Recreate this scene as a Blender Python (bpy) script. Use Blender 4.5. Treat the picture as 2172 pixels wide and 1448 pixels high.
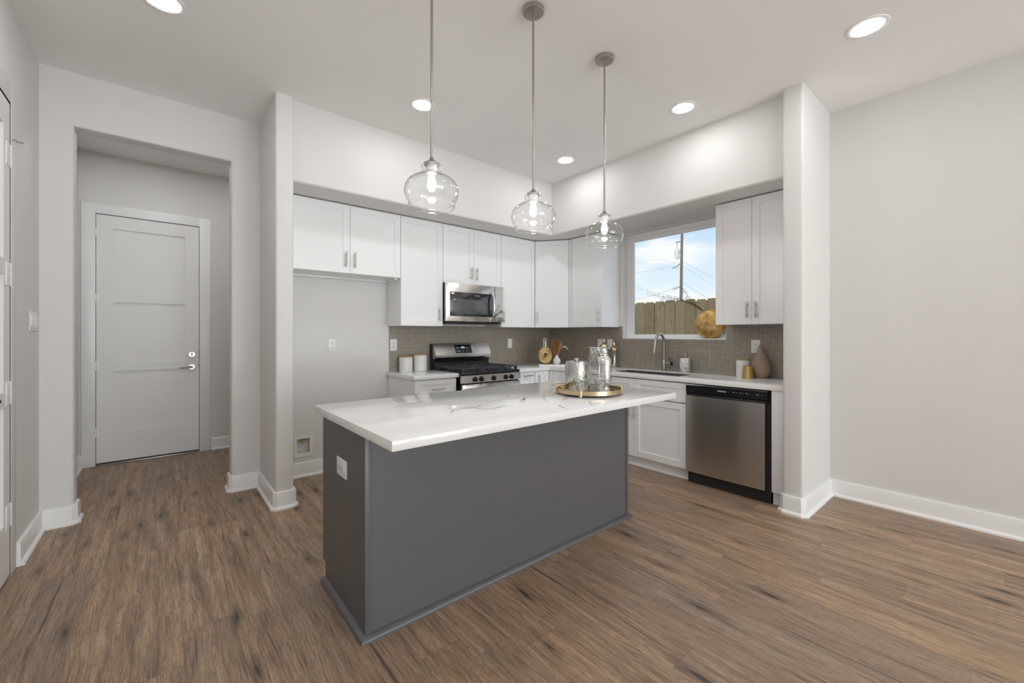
import bpy, bmesh, math, random
from mathutils import Vector, Matrix
R = math.radians
random.seed(7)
for o in list(bpy.data.objects): bpy.data.objects.remove(o)
SC = bpy.context.scene
COL = SC.collection

# ---------------------------------------------------------------- camera
cam_d = bpy.data.cameras.new('camera'); cam = bpy.data.objects.new('camera', cam_d); COL.objects.link(cam)
cam.location = (0, 0, 1.30)
cam.rotation_euler = (R(90), 0, R(-39.8733))
cam_d.sensor_fit = 'HORIZONTAL'; cam_d.sensor_width = 36.0
cam_d.lens = 886.588 / 2172 * 36.0
cam_d.shift_y = -14.85 / 2172
cam_d.clip_start = 0.05; cam_d.clip_end = 500
SC.camera = cam

# ---------------------------------------------------------------- exposure
SC.view_settings.view_transform = 'Standard'
SC.view_settings.look = 'None'
SC.view_settings.exposure = 0.36
SC.view_settings.gamma = 1.0
SC.view_settings.use_curve_mapping = False
SC.cycles.use_denoising = True
SC.cycles.max_bounces = 12
SC.cycles.diffuse_bounces = 6
SC.cycles.glossy_bounces = 6
SC.cycles.transmission_bounces = 8
SC.cycles.transparent_max_bounces = 16
SC.cycles.sample_clamp_indirect = 6.0
SC.cycles.caustics_reflective = False
SC.cycles.caustics_refractive = False

# ---------------------------------------------------------------- node helper
class NT:
    def __init__(s, tree): s.t = tree; s.n = tree.nodes; s.l = tree.links
    def new(s, typ, **kw):
        nd = s.n.new(typ)
        for k, v in kw.items(): setattr(nd, k, v)
        return nd
    def put(s, sock, v):
        if isinstance(v, bpy.types.NodeSocket): s.l.new(v, sock)
        elif v is not None: sock.default_value = v
    def m(s, op, a, b=None, c=None, clamp=False):
        nd = s.new('ShaderNodeMath', operation=op, use_clamp=clamp)
        for i, v in enumerate((a, b, c)):
            if v is not None: s.put(nd.inputs[i], v)
        return nd.outputs[0]
    def mix(s, f, a, b, mode='MIX'):
        nd = s.new('ShaderNodeMix', data_type='RGBA', blend_type=mode)
        s.put(nd.inputs[0], f)
        s.put(nd.inputs[6], a if isinstance(a, bpy.types.NodeSocket) else (*a, 1)[:4])
        s.put(nd.inputs[7], b if isinstance(b, bpy.types.NodeSocket) else (*b, 1)[:4])
        return nd.outputs[2]
    def ramp(s, f, stops, interp='LINEAR'):
        nd = s.new('ShaderNodeValToRGB'); nd.color_ramp.interpolation = interp
        e = nd.color_ramp.elements
        while len(e) < len(stops): e.new(0.5)
        for i, (p, c) in enumerate(stops):
            e[i].position = p; e[i].color = (c, c, c, 1) if isinstance(c, (int, float)) else (*c, 1)
        s.put(nd.inputs[0], f); return nd.outputs[0]
    def obj_xyz(s):
        tc = s.new('ShaderNodeTexCoord'); sp = s.new('ShaderNodeSeparateXYZ')
        s.l.new(tc.outputs['Object'], sp.inputs[0]); return tc.outputs['Object'], sp.outputs
    def world_xyz(s):
        g = s.new('ShaderNodeNewGeometry'); sp = s.new('ShaderNodeSeparateXYZ')
        s.l.new(g.outputs['Position'], sp.inputs[0]); return g.outputs['Position'], sp.outputs
    def comb(s, x, y, z):
        nd = s.new('ShaderNodeCombineXYZ')
        for i, v in enumerate((x, y, z)): s.put(nd.inputs[i], v)
        return nd.outputs[0]
    def noise(s, vec, scale, detail=2, rough=.5, dist=0):
        nd = s.new('ShaderNodeTexNoise'); s.put(nd.inputs['Vector'], vec)
        nd.inputs['Scale'].default_value = scale; nd.inputs['Detail'].default_value = detail
        nd.inputs['Roughness'].default_value = rough; nd.inputs['Distortion'].default_value = dist
        return nd.outputs[0]

# ---------------------------------------------------------------- world: pale blue sky with soft clouds
W = bpy.data.worlds.new('sky'); SC.world = W; W.use_nodes = True
w = NT(W.node_tree); w.n.clear()
tc = w.new('ShaderNodeTexCoord'); sp = w.new('ShaderNodeSeparateXYZ'); w.l.new(tc.outputs['Generated'], sp.inputs[0])
grad = w.ramp(sp.outputs[2], [(0.0, (.97, .93, .82)), (0.072, (.95, .93, .85)), (0.092, (.76, .87, .95)), (0.25, (.52, .71, .93)), (1.0, (.20, .40, .78))])
mp = w.new('ShaderNodeMapping'); w.l.new(tc.outputs['Generated'], mp.inputs[0]); mp.inputs['Scale'].default_value = (1, 1, 2.6)
mp.inputs['Location'].default_value = (1.3, 0.4, 0.55)
cl = w.noise(mp.outputs[0], 5.5, 5, .55, .2)
cmask = w.ramp(cl, [(0.46, 0.0), (0.62, 0.9)])
skyc = w.mix(cmask, grad, (.95, .96, .97))
bg = w.new('ShaderNodeBackground'); w.l.new(skyc, bg.inputs[0]); bg.inputs[1].default_value = .88
wo = w.new('ShaderNodeOutputWorld'); w.l.new(bg.outputs[0], wo.inputs[0])

# ---------------------------------------------------------------- added fill lamps outside the rear glazing, and the sun
def area(name, loc, rot, sx, sy, power, color):
    d = bpy.data.lights.new(name, 'AREA'); d.shape = 'RECTANGLE'; d.size = sx; d.size_y = sy
    d.energy = power; d.color = color
    o = bpy.data.objects.new(name, d); COL.objects.link(o); o.location = loc; o.rotation_euler = rot; return o
area('rear_fill', (1.77, -7.25, 1.45), (R(90), 0, 0), 4.2, 2.5, 190, (.93, .97, 1.0))  # added fill lamp behind the camera, brightens the faces turned that way
area('upward_fill', (1.77, -7.8, -.05), (R(122), 0, 0), 4.6, 1.6, 340, (.90, .95, 1.0))  # added lamp tilted upward through the glazing to lift the ceiling
sun_d = bpy.data.lights.new('sun', 'SUN'); sun_d.energy = 1.5; sun_d.angle = R(.6); sun_d.color = (1, .95, .86)
sun = bpy.data.objects.new('sun', sun_d); COL.objects.link(sun); sun.rotation_euler = Vector((.52, .10, -.85)).to_track_quat('-Z', 'Y').to_euler()
DOWN = 60.0      # downlight lens emission
BULB = 138.0       # pendant bulb emission

# ---------------------------------------------------------------- materials
def mat(name, base=(.8, .8, .8), rough=.5, metal=0.0, spec=.5, coat=0, aniso=0, emit=None, es=0):
    m = bpy.data.materials.new(name); m.use_nodes = True
    b = m.node_tree.nodes['Principled BSDF']
    b.inputs['Base Color'].default_value = (*base, 1); b.inputs['Roughness'].default_value = rough
    b.inputs['Metallic'].default_value = metal; b.inputs['Specular IOR Level'].default_value = spec
    b.inputs['Coat Weight'].default_value = coat
    if aniso: b.inputs['Anisotropic'].default_value = aniso
    if emit: b.inputs['Emission Color'].default_value = (*emit, 1); b.inputs['Emission Strength'].default_value = es
    return m
def nt(m): t = NT(m.node_tree); return t, m.node_tree.nodes['Principled BSDF']
def bump(t, b, h, strength=.2, dist=.002):
    nd = t.new('ShaderNodeBump'); nd.inputs['Strength'].default_value = strength; nd.inputs['Distance'].default_value = dist
    t.l.new(h, nd.inputs['Height']); t.l.new(nd.outputs[0], b.inputs['Normal'])

def textured_paint(name, base, rough, s=140, st=.12):
    m = mat(name, base, rough); t, b = nt(m); p, _ = t.world_xyz()
    bump(t, b, t.noise(p, s, 3), st, .0015); return m
M = {}
M['wall'] = textured_paint('wall_paint', (.725, .712, .698), .6)
M['ceiling'] = textured_paint('ceiling_paint', (.885, .872, .86), .8, 90)
M['trim'] = mat('white_trim_paint', (.86, .86, .855), .35)
M['door'] = mat('door_paint', (.80, .79, .78), .4)
M['cab'] = mat('white_cabinet_lacquer', (.87, .875, .88), .28)
M['cabin'] = mat('cabinet_interior', (.70, .69, .67), .5)
M['gap'] = mat('dark_gap', (.05, .045, .04), .8)
M['island'] = textured_paint('charcoal_paint', (.118, .118, .122), .38, 400, .05)
M['plate'] = mat('white_plastic', (.82, .82, .81), .35)
M['slot'] = mat('slot_dark', (.06, .06, .06), .6)
M['black'] = mat('black_enamel', (.012, .012, .013), .22)
M['blackm'] = mat('matte_black', (.018, .018, .02), .55)
M['iron'] = mat('cast_iron', (.05, .05, .06), .55)
M['glassblk'] = mat('black_glass', (.008, .008, .01), .06); M['glassblk'].node_tree.nodes['Principled BSDF'].inputs['IOR'].default_value = 2.0
M['panelglass'] = mat('mirror_black_glass', (.01, .012, .015), .04); M['panelglass'].node_tree.nodes['Principled BSDF'].inputs['IOR'].default_value = 5.0
M['mwwin'] = mat('oven_window', (.10, .105, .112), .12)
M['chrome'] = mat('polished_chrome', (.80, .79, .78), .07, 1)
M['nickel'] = mat('brushed_nickel', (.46, .43, .40), .32, 1)
M['handle'] = mat('satin_nickel', (.52, .49, .46), .3, 1)
M['gold'] = mat('polished_gold', (.64, .50, .31), .2, 1)
M['goldm'] = mat('satin_gold', (.62, .43, .17), .35, 1)
M['bronze'] = mat('dark_bronze', (.10, .085, .07), .4, .8)
M['ceramic'] = mat('white_ceramic', (.82, .81, .79), .3)
M['matte'] = mat('white_matte_ceramic', (.80, .79, .77), .55)
M['lidwood'] = mat('lid_wood', (.48, .31, .17), .5)
M['outground'] = mat('yard_ground', (.42, .40, .34), .9)
M['mark'] = mat('grey_print', (.55, .55, .56), .5)
M['white_print'] = mat('white_print', (.78, .78, .78), .5)
M['bulb'] = mat('glowing_bulb', (1, 1, 1), .5, emit=(1, .99, .975), es=BULB)
M['lens'] = mat('downlight_lens', (1, 1, 1), .5, emit=(1, .995, .985), es=DOWN)
M['clock'] = mat('display_digits', (.1, .2, .2), .5, emit=(.5, .8, .75), es=.5)
M['steelplain'] = mat('stainless_plain', (.70, .69, .68), .22, 1)
M['sinksteel'] = mat('sink_steel', (.30, .29, .28), .38, 1)

def brushed(name, base, tangent, rough=.25, an=.75):
    m = mat(name, base, rough, 1, aniso=an); t, b = nt(m); t.l.new(t.comb(*tangent), b.inputs['Tangent']); return m
M['steel'] = brushed('brushed_steel_front', (.86, .84, .82), (0.0, 0.0, 1.0), .19, .7)
M['steelv'] = brushed('brushed_steel_door', (.64, .60, .56), (0.0, 0.0, 1.0), .24, .9)

# hammered metal
m = mat('hammered_silver', (.60, .585, .56), .12, 1); t, b = nt(m); p, _ = t.obj_xyz()
v = t.new('ShaderNodeTexVoronoi'); v.inputs['Scale'].default_value = 110; t.l.new(p, v.inputs['Vector'])
bump(t, b, v.outputs['Distance'], .35, .003); M['hammer'] = m
# gold foil leaf
m = mat('gold_leaf', (.66, .42, .13), .3, .75); t, b = nt(m); p, _ = t.obj_xyz()
v = t.new('ShaderNodeTexVoronoi', feature='DISTANCE_TO_EDGE'); v.inputs['Scale'].default_value = 14
pn = t.new('ShaderNodeMapping'); t.l.new(p, pn.inputs[0]); pn.inputs['Rotation'].default_value = (.5, .2, .7); pn.inputs['Scale'].default_value = (1, 2.2, .8)
t.l.new(pn.outputs[0], v.inputs['Vector'])
e = t.ramp(v.outputs['Distance'], [(0.0, 1.0), (0.05, 0.0)])
n = t.noise(p, 18, 4)
c = t.mix(t.ramp(n, [(.35, 0.0), (.65, 1.0)]), (.50, .27, .07), (.78, .56, .24))
t.l.new(t.mix(t.m('MULTIPLY', e, .35), c, (.26, .13, .03)), b.inputs['Base Color']); bump(t, b, v.outputs['Distance'], .5, .003)
M['foil'] = m
# swirled gold ring
m = mat('swirled_gold', (.60, .43, .20), .3, 1); t, b = nt(m); p, o = t.obj_xyz()
rr = t.m('SQRT', t.m('ADD', t.m('POWER', o[0], 2), t.m('POWER', o[2], 2)))
bump(t, b, t.m('SINE', t.m('MULTIPLY', rr, 420)), .8, .003); M['swirl'] = m
# marble pump
m = mat('grey_marble', (.8, .8, .8), .3); t, b = nt(m); p, _ = t.obj_xyz()
n = t.noise(p, 7, 5, .6, 1.2)
t.l.new(t.mix(t.ramp(n, [(.42, 0.0), (.52, 1.0), (.6, .1)]), (.82, .82, .80), (.42, .44, .45)), b.inputs['Base Color']); M['marble'] = m
# taupe teardrop ceramic
m = mat('taupe_ceramic', (.33, .25, .18), .7); t, b = nt(m); p, _ = t.obj_xyz()
t.l.new(t.mix(t.noise(p, 60, 4), (.29, .215, .15), (.37, .285, .21)), b.inputs['Base Color']); M['taupe'] = m

# thin clear glass (panes, shades, tumblers): mostly transmits, mirrors at grazing angles
def thin_glass(name, tint=(1, 1, 1), refl=1.0, ior=1.45):
    m = bpy.data.materials.new(name); m.use_nodes = True; t = NT(m.node_tree); t.n.clear()
    tr = t.new('ShaderNodeBsdfTransparent'); tr.inputs[0].default_value = (*tint, 1)
    gl = t.new('ShaderNodeBsdfGlossy'); gl.inputs['Roughness'].default_value = .02
    g_ = t.new('ShaderNodeNewGeometry'); dp = t.new('ShaderNodeVectorMath', operation='DOT_PRODUCT')
    t.l.new(g_.outputs['Incoming'], dp.inputs[0]); t.l.new(g_.outputs['Normal'], dp.inputs[1]); dp.label = 'facing'
    f0 = ((ior - 1) / (ior + 1)) ** 2
    sch = t.m('MULTIPLY_ADD', t.m('POWER', t.m('SUBTRACT', 1.0, t.m('ABSOLUTE', dp.outputs['Value'])), 5.0), 1 - f0, f0)
    mx = t.new('ShaderNodeMixShader'); t.l.new(t.m('MINIMUM', t.m('MULTIPLY', sch, refl), .9), mx.inputs[0])
    t.l.new(tr.outputs[0], mx.inputs[1]); t.l.new(gl.outputs[0], mx.inputs[2])
    out = t.new('ShaderNodeOutputMaterial'); t.l.new(mx.outputs[0], out.inputs[0]); return m
M['pane'] = thin_glass('window_glass', (.97, .98, .98), .8)
M['shade'] = thin_glass('shade_glass', (.994, .994, .992), 1.1, 1.5)
M['crystal'] = thin_glass('cut_crystal', (.965, .975, .975), 1.7, 1.6)
t = NT(M['crystal'].node_tree); p, _ = t.obj_xyz()
v = t.new('ShaderNodeTexVoronoi'); v.inputs['Scale'].default_value = 60; t.l.new(p, v.inputs['Vector'])
bn = t.new('ShaderNodeBump'); bn.inputs['Strength'].default_value = .9; bn.inputs['Distance'].default_value = .004; t.l.new(v.outputs['Distance'], bn.inputs['Height'])
for nd in t.n:
    if nd.type == 'BSDF_GLOSSY': t.l.new(bn.outputs[0], nd.inputs['Normal'])
    if nd.label == 'facing': t.l.new(bn.outputs[0], nd.inputs[1])

# vinyl plank floor: planks run along Y
m = mat('wood_plank_floor', (.3, .2, .15), .42); t, b = nt(m); p, o = t.world_xyz()
PW, PL = .182, 1.22
xi = t.m('DIVIDE', t.m('ADD', o[0], 5.03), PW); row = t.m('FLOOR', xi); fx = t.m('FRACT', xi)
wn = t.new('ShaderNodeTexWhiteNoise', noise_dimensions='1D'); t.l.new(row, wn.inputs['W'])
yi = t.m('ADD', t.m('DIVIDE', t.m('ADD', o[1], 9), PL), t.m('MULTIPLY', wn.outputs[0], 3.7)); colm = t.m('FLOOR', yi); fy = t.m('FRACT', yi)
wn2 = t.new('ShaderNodeTexWhiteNoise', noise_dimensions='2D'); t.l.new(t.comb(row, colm, 0), wn2.inputs['Vector'])
rnd = wn2.outputs[0]; rc = t.new('ShaderNodeSeparateColor'); t.l.new(wn2.outputs[1], rc.inputs[0])
oz = t.m('MULTIPLY', rnd, 37.0)
gx = lambda s, sy: t.comb(t.m('MULTIPLY', o[0], s), t.m('MULTIPLY', o[1], sy), oz)
warp = t.noise(gx(6, 1.6), 1, 3, .5)
wx = t.m('ADD', o[0], t.m('MULTIPLY', t.m('SUBTRACT', warp, .5), .055))
broad = t.noise(t.comb(t.m('MULTIPLY', wx, 26), t.m('MULTIPLY', o[1], 1.3), oz), 1, 4, .6)
fine = t.noise(t.comb(t.m('MULTIPLY', wx, 270), t.m('MULTIPLY', o[1], 7.5), oz), 1, 3, .6)
hair = t.noise(t.comb(t.m('MULTIPLY', wx, 620), t.m('MULTIPLY', o[1], 30), oz), 1, 2, .5)
c = t.mix(t.ramp(broad, [(.30, 0.0), (.70, 1.0)]), (.18, .112, .068), (.62, .42, .27))
c = t.mix(t.m('MULTIPLY', t.m('POWER', rc.outputs[0], 2.0), .5), c, (.34, .275, .225))
c = t.mix(t.m('MULTIPLY', rc.outputs[1], .30), c, (.38, .225, .125))
c = t.mix(t.m('MULTIPLY', t.ramp(fine, [(.38, 1.0), (.50, 0.0)]), .58), c, (.105, .072, .052))
c = t.mix(t.m('MULTIPLY', t.ramp(fine, [(.53, 0.0), (.68, 1.0)]), .5), c, (.52, .40, .29))
c = t.mix(t.m('MULTIPLY', t.ramp(hair, [(.38, 1.0), (.48, 0.0)]), .5), c, (.10, .07, .05))
# long dark streaks
strk = t.noise(t.comb(t.m('MULTIPLY', wx, 40), t.m('MULTIPLY', o[1], 1.1), t.m('ADD', oz, 5.0)), 1, 2, .5)
c = t.mix(t.m('MULTIPLY', t.ramp(strk, [(.27, 1.0), (.36, 0.0)]), .75), c, (.055, .042, .035))
# knots
kv = t.new('ShaderNodeTexVoronoi', voronoi_dimensions='2D'); kv.inputs['Scale'].default_value = 1; kv.inputs['Randomness'].default_value = 1
t.l.new(t.comb(t.m('MULTIPLY', t.m('ADD', o[0], t.m('MULTIPLY', warp, .03)), 5.2), t.m('MULTIPLY', o[1], 1.35), 0), kv.inputs['Vector'])
ksel = t.new('ShaderNodeSeparateColor'); t.l.new(kv.outputs['Color'], ksel.inputs[0])
kd = t.m('ADD', t.m('ADD', kv.outputs['Distance'], t.m('MULTIPLY', t.m('GREATER_THAN', ksel.outputs[0], .55), 5.0)), t.m('MULTIPLY', ksel.outputs[1], .035))
kd = t.m('ADD', kd, t.m('MULTIPLY', t.m('SUBTRACT', fine, .5), .12))
c = t.mix(t.m('MULTIPLY', t.ramp(kd, [(.09, 1.0), (.22, 0.0)]), .55), c, (.12, .08, .055))
c = t.mix(t.m('MULTIPLY', t.ramp(kd, [(.03, 1.0), (.085, 0.0)]), .85), c, (.022, .018, .016))
c = t.mix(t.m('MULTIPLY', rnd, .16), c, (.10, .075, .06))
# joints
ex = t.m('MINIMUM', fx, t.m('SUBTRACT', 1, fx)); ey = t.m('MINIMUM', fy, t.m('SUBTRACT', 1, fy))
jx = t.m('LESS_THAN', ex, .006); jy = t.m('LESS_THAN', ey, .0011)
c = t.mix(t.m('MULTIPLY', t.m('MAXIMUM', jx, jy), .30), c, (.06, .045, .035))
t.l.new(c, b.inputs['Base Color'])
t.l.new(t.m('MULTIPLY_ADD', fine, .16, .36), b.inputs['Roughness'])
bump(t, b, fine, .10, .001); M['floor'] = m

# quartz
m = mat('white_quartz', (.84, .84, .835), .10); t, b = nt(m); p, _ = t.world_xyz()
n = t.noise(p, 2.2, 5, .6, 1.2)
t.l.new(t.mix(t.ramp(n, [(.47, 0.0), (.505, .07), (.54, 0.0)]), (.85, .848, .84), (.60, .59, .575)), b.inputs['Base Color']); M['quartz'] = m
m = mat('quartz_vein', (.42, .40, .38), .12); t, b = nt(m); p, _ = t.world_xyz()
n = t.noise(p, 30, 4, .6)
t.l.new(t.mix(t.ramp(n, [(.42, 0.0), (.68, 1.0)]), (.53, .51, .49), (.78, .775, .765)), b.inputs['Base Color']); M['vein'] = m

# mosaic backsplash: rounded tiles on a 20.5 mm grid, in 205 mm sheets
m = mat('mosaic_tile', (.3, .25, .2), .3); t, b = nt(m); p, o = t.world_xyz()
u = t.m('ADD', t.m('SUBTRACT', o[0], o[1]), 20.0125); PT = .0206
fu = t.m('SUBTRACT', t.m('FRACT', t.m('DIVIDE', u, PT)), .5); fz = t.m('SUBTRACT', t.m('FRACT', t.m('DIVIDE', t.m('SUBTRACT', o[2], .9285), PT)), .5)
dd = t.m('SQRT', t.m('ADD', t.m('POWER', fu, 2), t.m('POWER', fz, 2)))
tile = t.ramp(dd, [(.46, 1.0), (.58, 0.0)])
wn = t.new('ShaderNodeTexWhiteNoise', noise_dimensions='2D'); t.l.new(t.comb(t.m('FLOOR', t.m('DIVIDE', u, PT)), t.m('FLOOR', t.m('DIVIDE', t.m('SUBTRACT', o[2], .9285), PT)), 0), wn.inputs['Vector'])
tcol = t.mix(wn.outputs[0], (.30, .265, .22), (.365, .325, .275))
c = t.mix(tile, (.155, .13, .106), tcol)
su = t.m('ABSOLUTE', t.m('SUBTRACT', t.m('FRACT', t.m('DIVIDE', u, PT * 10)), .5)); sz = t.m('ABSOLUTE', t.m('SUBTRACT', t.m('FRACT', t.m('DIVIDE', t.m('SUBTRACT', o[2], .9285), PT * 10)), .5))
seam = t.m('GREATER_THAN', t.m('MAXIMUM', su, sz), .489)
c = t.mix(t.m('MULTIPLY', seam, .38), c, (.52, .49, .44))
t.l.new(c, b.inputs['Base Color']); bump(t, b, tile, .3, .002); M['mosaic'] = m

# fence wood
m = mat('fence_wood', (.3, .2, .1), .8); t, b = nt(m); p, o = t.obj_xyz()
oi = t.new('ShaderNodeObjectInfo')
zz = t.m('MULTIPLY', oi.outputs['Random'], 20)
n = t.noise(t.comb(t.m('MULTIPLY', o[1], 60), t.m('MULTIPLY', o[2], 3), zz), 1, 4, .6)
c = t.mix(n, (.17, .125, .058), (.42, .33, .19))
kv = t.new('ShaderNodeTexVoronoi'); kv.inputs['Scale'].default_value = 1; t.l.new(t.comb(t.m('MULTIPLY', o[1], 12), t.m('MULTIPLY', o[2], 4), zz), kv.inputs['Vector'])
c = t.mix(t.m('MULTIPLY', t.ramp(kv.outputs['Distance'], [(.08, 1.0), (.2, 0.0)]), .6), c, (.16, .07, .025))
c = t.mix(t.m('MULTIPLY', oi.outputs['Random'], .5), c, (.20, .15, .07))
t.l.new(c, b.inputs['Base Color']); M['fence'] = m
M['polewood'] = mat('pole_wood', (.23, .18, .14), .9)
M['wire'] = mat('wire_grey', (.33, .36, .40), .7)
M['leaf'] = mat('dark_leaf', (.075, .105, .07), .5)
M['twig'] = mat('dark_twig', (.035, .028, .025), .7)
M['feather'] = mat('rust_feather', (.40, .19, .07), .9)
M['cream'] = mat('cream_feather', (.70, .62, .50), .9)

# ---------------------------------------------------------------- mesh builder
class MB:
    def __init__(s, org=(0, 0, 0)): s.bm = bmesh.new(); s.org = Vector(org); s.mi = 0
    def _mark(s, faces):
        for f in faces: f.material_index = s.mi
    def box(s, x0, x1, y0, y1, z0, z1, bev=0, seg=2, sel=None):
        n0 = len(s.bm.faces)
        r = bmesh.ops.create_cube(s.bm, size=1)
        for v in r['verts']:
            v.co = Vector(((x0 + x1) / 2 + v.co.x * (x1 - x0), (y0 + y1) / 2 + v.co.y * (y1 - y0), (z0 + z1) / 2 + v.co.z * (z1 - z0)))
        fs = {f for v in r['verts'] for f in v.link_faces}; s._mark(fs)
        if bev:
            ed = list({e for v in r['verts'] for e in v.link_edges})
            if sel: ed = [e for e in ed if sel(e.verts[0].co, e.verts[1].co)]
            q = bmesh.ops.bevel(s.bm, geom=ed, offset=bev, segments=seg, affect='EDGES', profile=.5, clamp_overlap=True); s._mark(q['faces'])
        return s
    def ring(s, pts): return [s.bm.verts.new(p) for p in pts]
    def face(s, vs):
        try: f = s.bm.faces.new(vs)
        except ValueError: return None
        f.material_index = s.mi; return f
    def skin(s, rings, cap0=True, cap1=True, closed=True):
        for a, b_ in zip(rings, rings[1:]):
            n = len(a)
            for i in range(n if closed else n - 1):
                s.face([a[i], a[(i + 1) % n], b_[(i + 1) % n], b_[i]])
        if cap0 and closed: s.face(list(reversed(rings[0])))
        if cap1 and closed: s.face(rings[-1])
        return s
    def tube(s, pts, r, seg=10, caps=True):
        pts = [Vector(p) for p in pts]; rs = r if isinstance(r, (list, tuple)) else [r] * len(pts)
        rings = []; up = None
        for i, p in enumerate(pts):
            d = (pts[min(i + 1, len(pts) - 1)] - pts[max(i - 1, 0)]).normalized()
            if up is None: up = Vector((0, 0, 1)) if abs(d.z) < .9 else Vector((1, 0, 0))
            a = d.cross(up).normalized(); c = a.cross(d).normalized(); up = c
            rings.append(s.ring([p + (a * math.cos(2 * math.pi * k / seg) + c * math.sin(2 * math.pi * k / seg)) * rs[i] for k in range(seg)]))
        return s.skin(rings, caps, caps)
    def cyl(s, p0, p1, r0, r1=None, seg=24): return s.tube([p0, p1], [r0, r0 if r1 is None else r1], seg)
    def lathe(s, prof, c=(0, 0, 0), seg=48, sx=1, sy=1, caps=(False, False)):
        rings = []
        for r, z in prof:
            rings.append(s.ring([(c[0] + max(r, 1e-5) * sx * math.cos(2 * math.pi * k / seg), c[1] + max(r, 1e-5) * sy * math.sin(2 * math.pi * k / seg), c[2] + z) for k in range(seg)]))
        return s.skin(rings, *caps)
    def ball(s, c, r, seg=20):
        rx, ry, rz = r if isinstance(r, tuple) else (r, r, r); n = 12
        return s.lathe([(math.sin(math.pi * i / n), -math.cos(math.pi * i / n) * rz) for i in range(n + 1)], c, seg, rx, ry)
    def extr(s, poly, f0, f1):
        a = s.ring([f0(p) for p in poly]); b_ = s.ring([f1(p) for p in poly])
        return s.skin([a, b_])
    def extz(s, poly, z0, z1): return s.extr(poly, lambda p: (p[0], p[1], z0), lambda p: (p[0], p[1], z1))
    def cells(s, us, vs, inc, w0, w1, fn):
        """slab of grid cells with holes; fn(u,v,w)->xyz"""
        nu, nv = len(us) - 1, len(vs) - 1; cache = {}
        def V(i, j, k):
            if (i, j, k) not in cache: cache[(i, j, k)] = s.bm.verts.new(fn(us[i], vs[j], (w0, w1)[k]))
            return cache[(i, j, k)]
        ok = lambda i, j: 0 <= i < nu and 0 <= j < nv and inc(i, j)
        for i in range(nu):
            for j in range(nv):
                if not ok(i, j): continue
                for k in (0, 1): s.face([V(i, j, k), V(i + 1, j, k), V(i + 1, j + 1, k), V(i, j + 1, k)])
                for (di, dj, a, b_) in ((-1, 0, (i, j), (i, j + 1)), (1, 0, (i + 1, j), (i + 1, j + 1)), (0, -1, (i, j), (i + 1, j)), (0, 1, (i, j + 1), (i + 1, j + 1))):
                    if not ok(i + di, j + dj): s.face([V(*a, 0), V(*b_, 0), V(*b_, 1), V(*a, 1)])
        return s
    def sweep(s, path, prof, side=1):
        """profile [(offset,z)] swept with mitred corners; offset grows to the left (side=1) of the path"""
        P2 = [Vector(p) for p in path]; rings = []
        for i, p in enumerate(P2):
            ns = []
            if i > 0: d = (p - P2[i - 1]).normalized(); ns.append(Vector((-d.y, d.x)))
            if i < len(P2) - 1: d = (P2[i + 1] - p).normalized(); ns.append(Vector((-d.y, d.x)))
            n = (ns[0] + ns[-1]); n = n / max(n.dot(ns[0]), 1e-6)
            rings.append(s.ring([(p.x + n.x * o_ * side, p.y + n.y * o_ * side, z) for o_, z in prof]))
        return s.skin(rings)
    def build(s, name, mats, parent=None, smooth=35, loc=None, fix=True):
        if fix: bmesh.ops.recalc_face_normals(s.bm, faces=s.bm.faces)
        for v in s.bm.verts: v.co -= s.org
        me = bpy.data.meshes.new(name); s.bm.to_mesh(me); s.bm.free()
        for m_ in (mats if isinstance(mats, (list, tuple)) else [mats]): me.materials.append(M[m_] if isinstance(m_, str) else m_)
        if smooth:
            me.shade_smooth(); me.set_sharp_from_angle(angle=R(smooth))
        o_ = bpy.data.objects.new(name, me); COL.objects.link(o_)
        if parent is not None: o_.parent = parent
        elif s.org.length: o_.location = s.org
        if loc is not None: o_.location = loc
        return o_
def thing(name, label, cat, loc, rz=0, group=None):
    o_ = bpy.data.objects.new(name, None); COL.objects.link(o_); o_.empty_display_size = .1
    o_.location = loc; o_.rotation_euler = (0, 0, rz); tag(o_, label, cat, group); return o_
def tag(o_, label=None, cat=None, group=None, kind=None):
    if label: o_['label'] = label
    if cat: o_['category'] = cat
    if group: o_['group'] = group
    if kind: o_['kind'] = kind
    return o_
def struct(o_): o_['kind'] = 'structure'; return o_
def dup(root, loc=None, rz=None, label=None):
    r = root.copy(); COL.objects.link(r)
    if loc is not None: r.location = loc
    if rz is not None: r.rotation_euler = (0, 0, rz)
    if label: r['label'] = label
    for ch in list(root.children):
        c_ = ch.copy(); COL.objects.link(c_); c_.parent = r
        for g in list(ch.children):
            d_ = g.copy(); COL.objects.link(d_); d_.parent = c_
    return r

# ================================================================ room shell
H = 3.10
LW, RW, BW, HW = -.63, 4.17, 4.17, 4.14
REAR = -7.0
struct(MB().box(-.78, 4.32, REAR - .12, 5.95, -.1, 0).build('floor', 'floor', smooth=0))
struct(MB().box(-.78, 4.32, REAR - .12, 5.95, H, H + .1).build('ceiling', 'ceiling', smooth=0))
# left wall with closet door recess
b_ = MB(); b_.cells([REAR - .12, 2.742, 3.462, 5.95], [0, 2.545, H], lambda i, j: not (i == 1 and j == 0), LW - .07, LW, lambda u, v, w_: (w_, u, v))
b_.box(LW - .15, LW - .07, REAR - .12, 5.95, 0, H); struct(b_.build('wall_left', 'wall', smooth=0))
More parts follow.
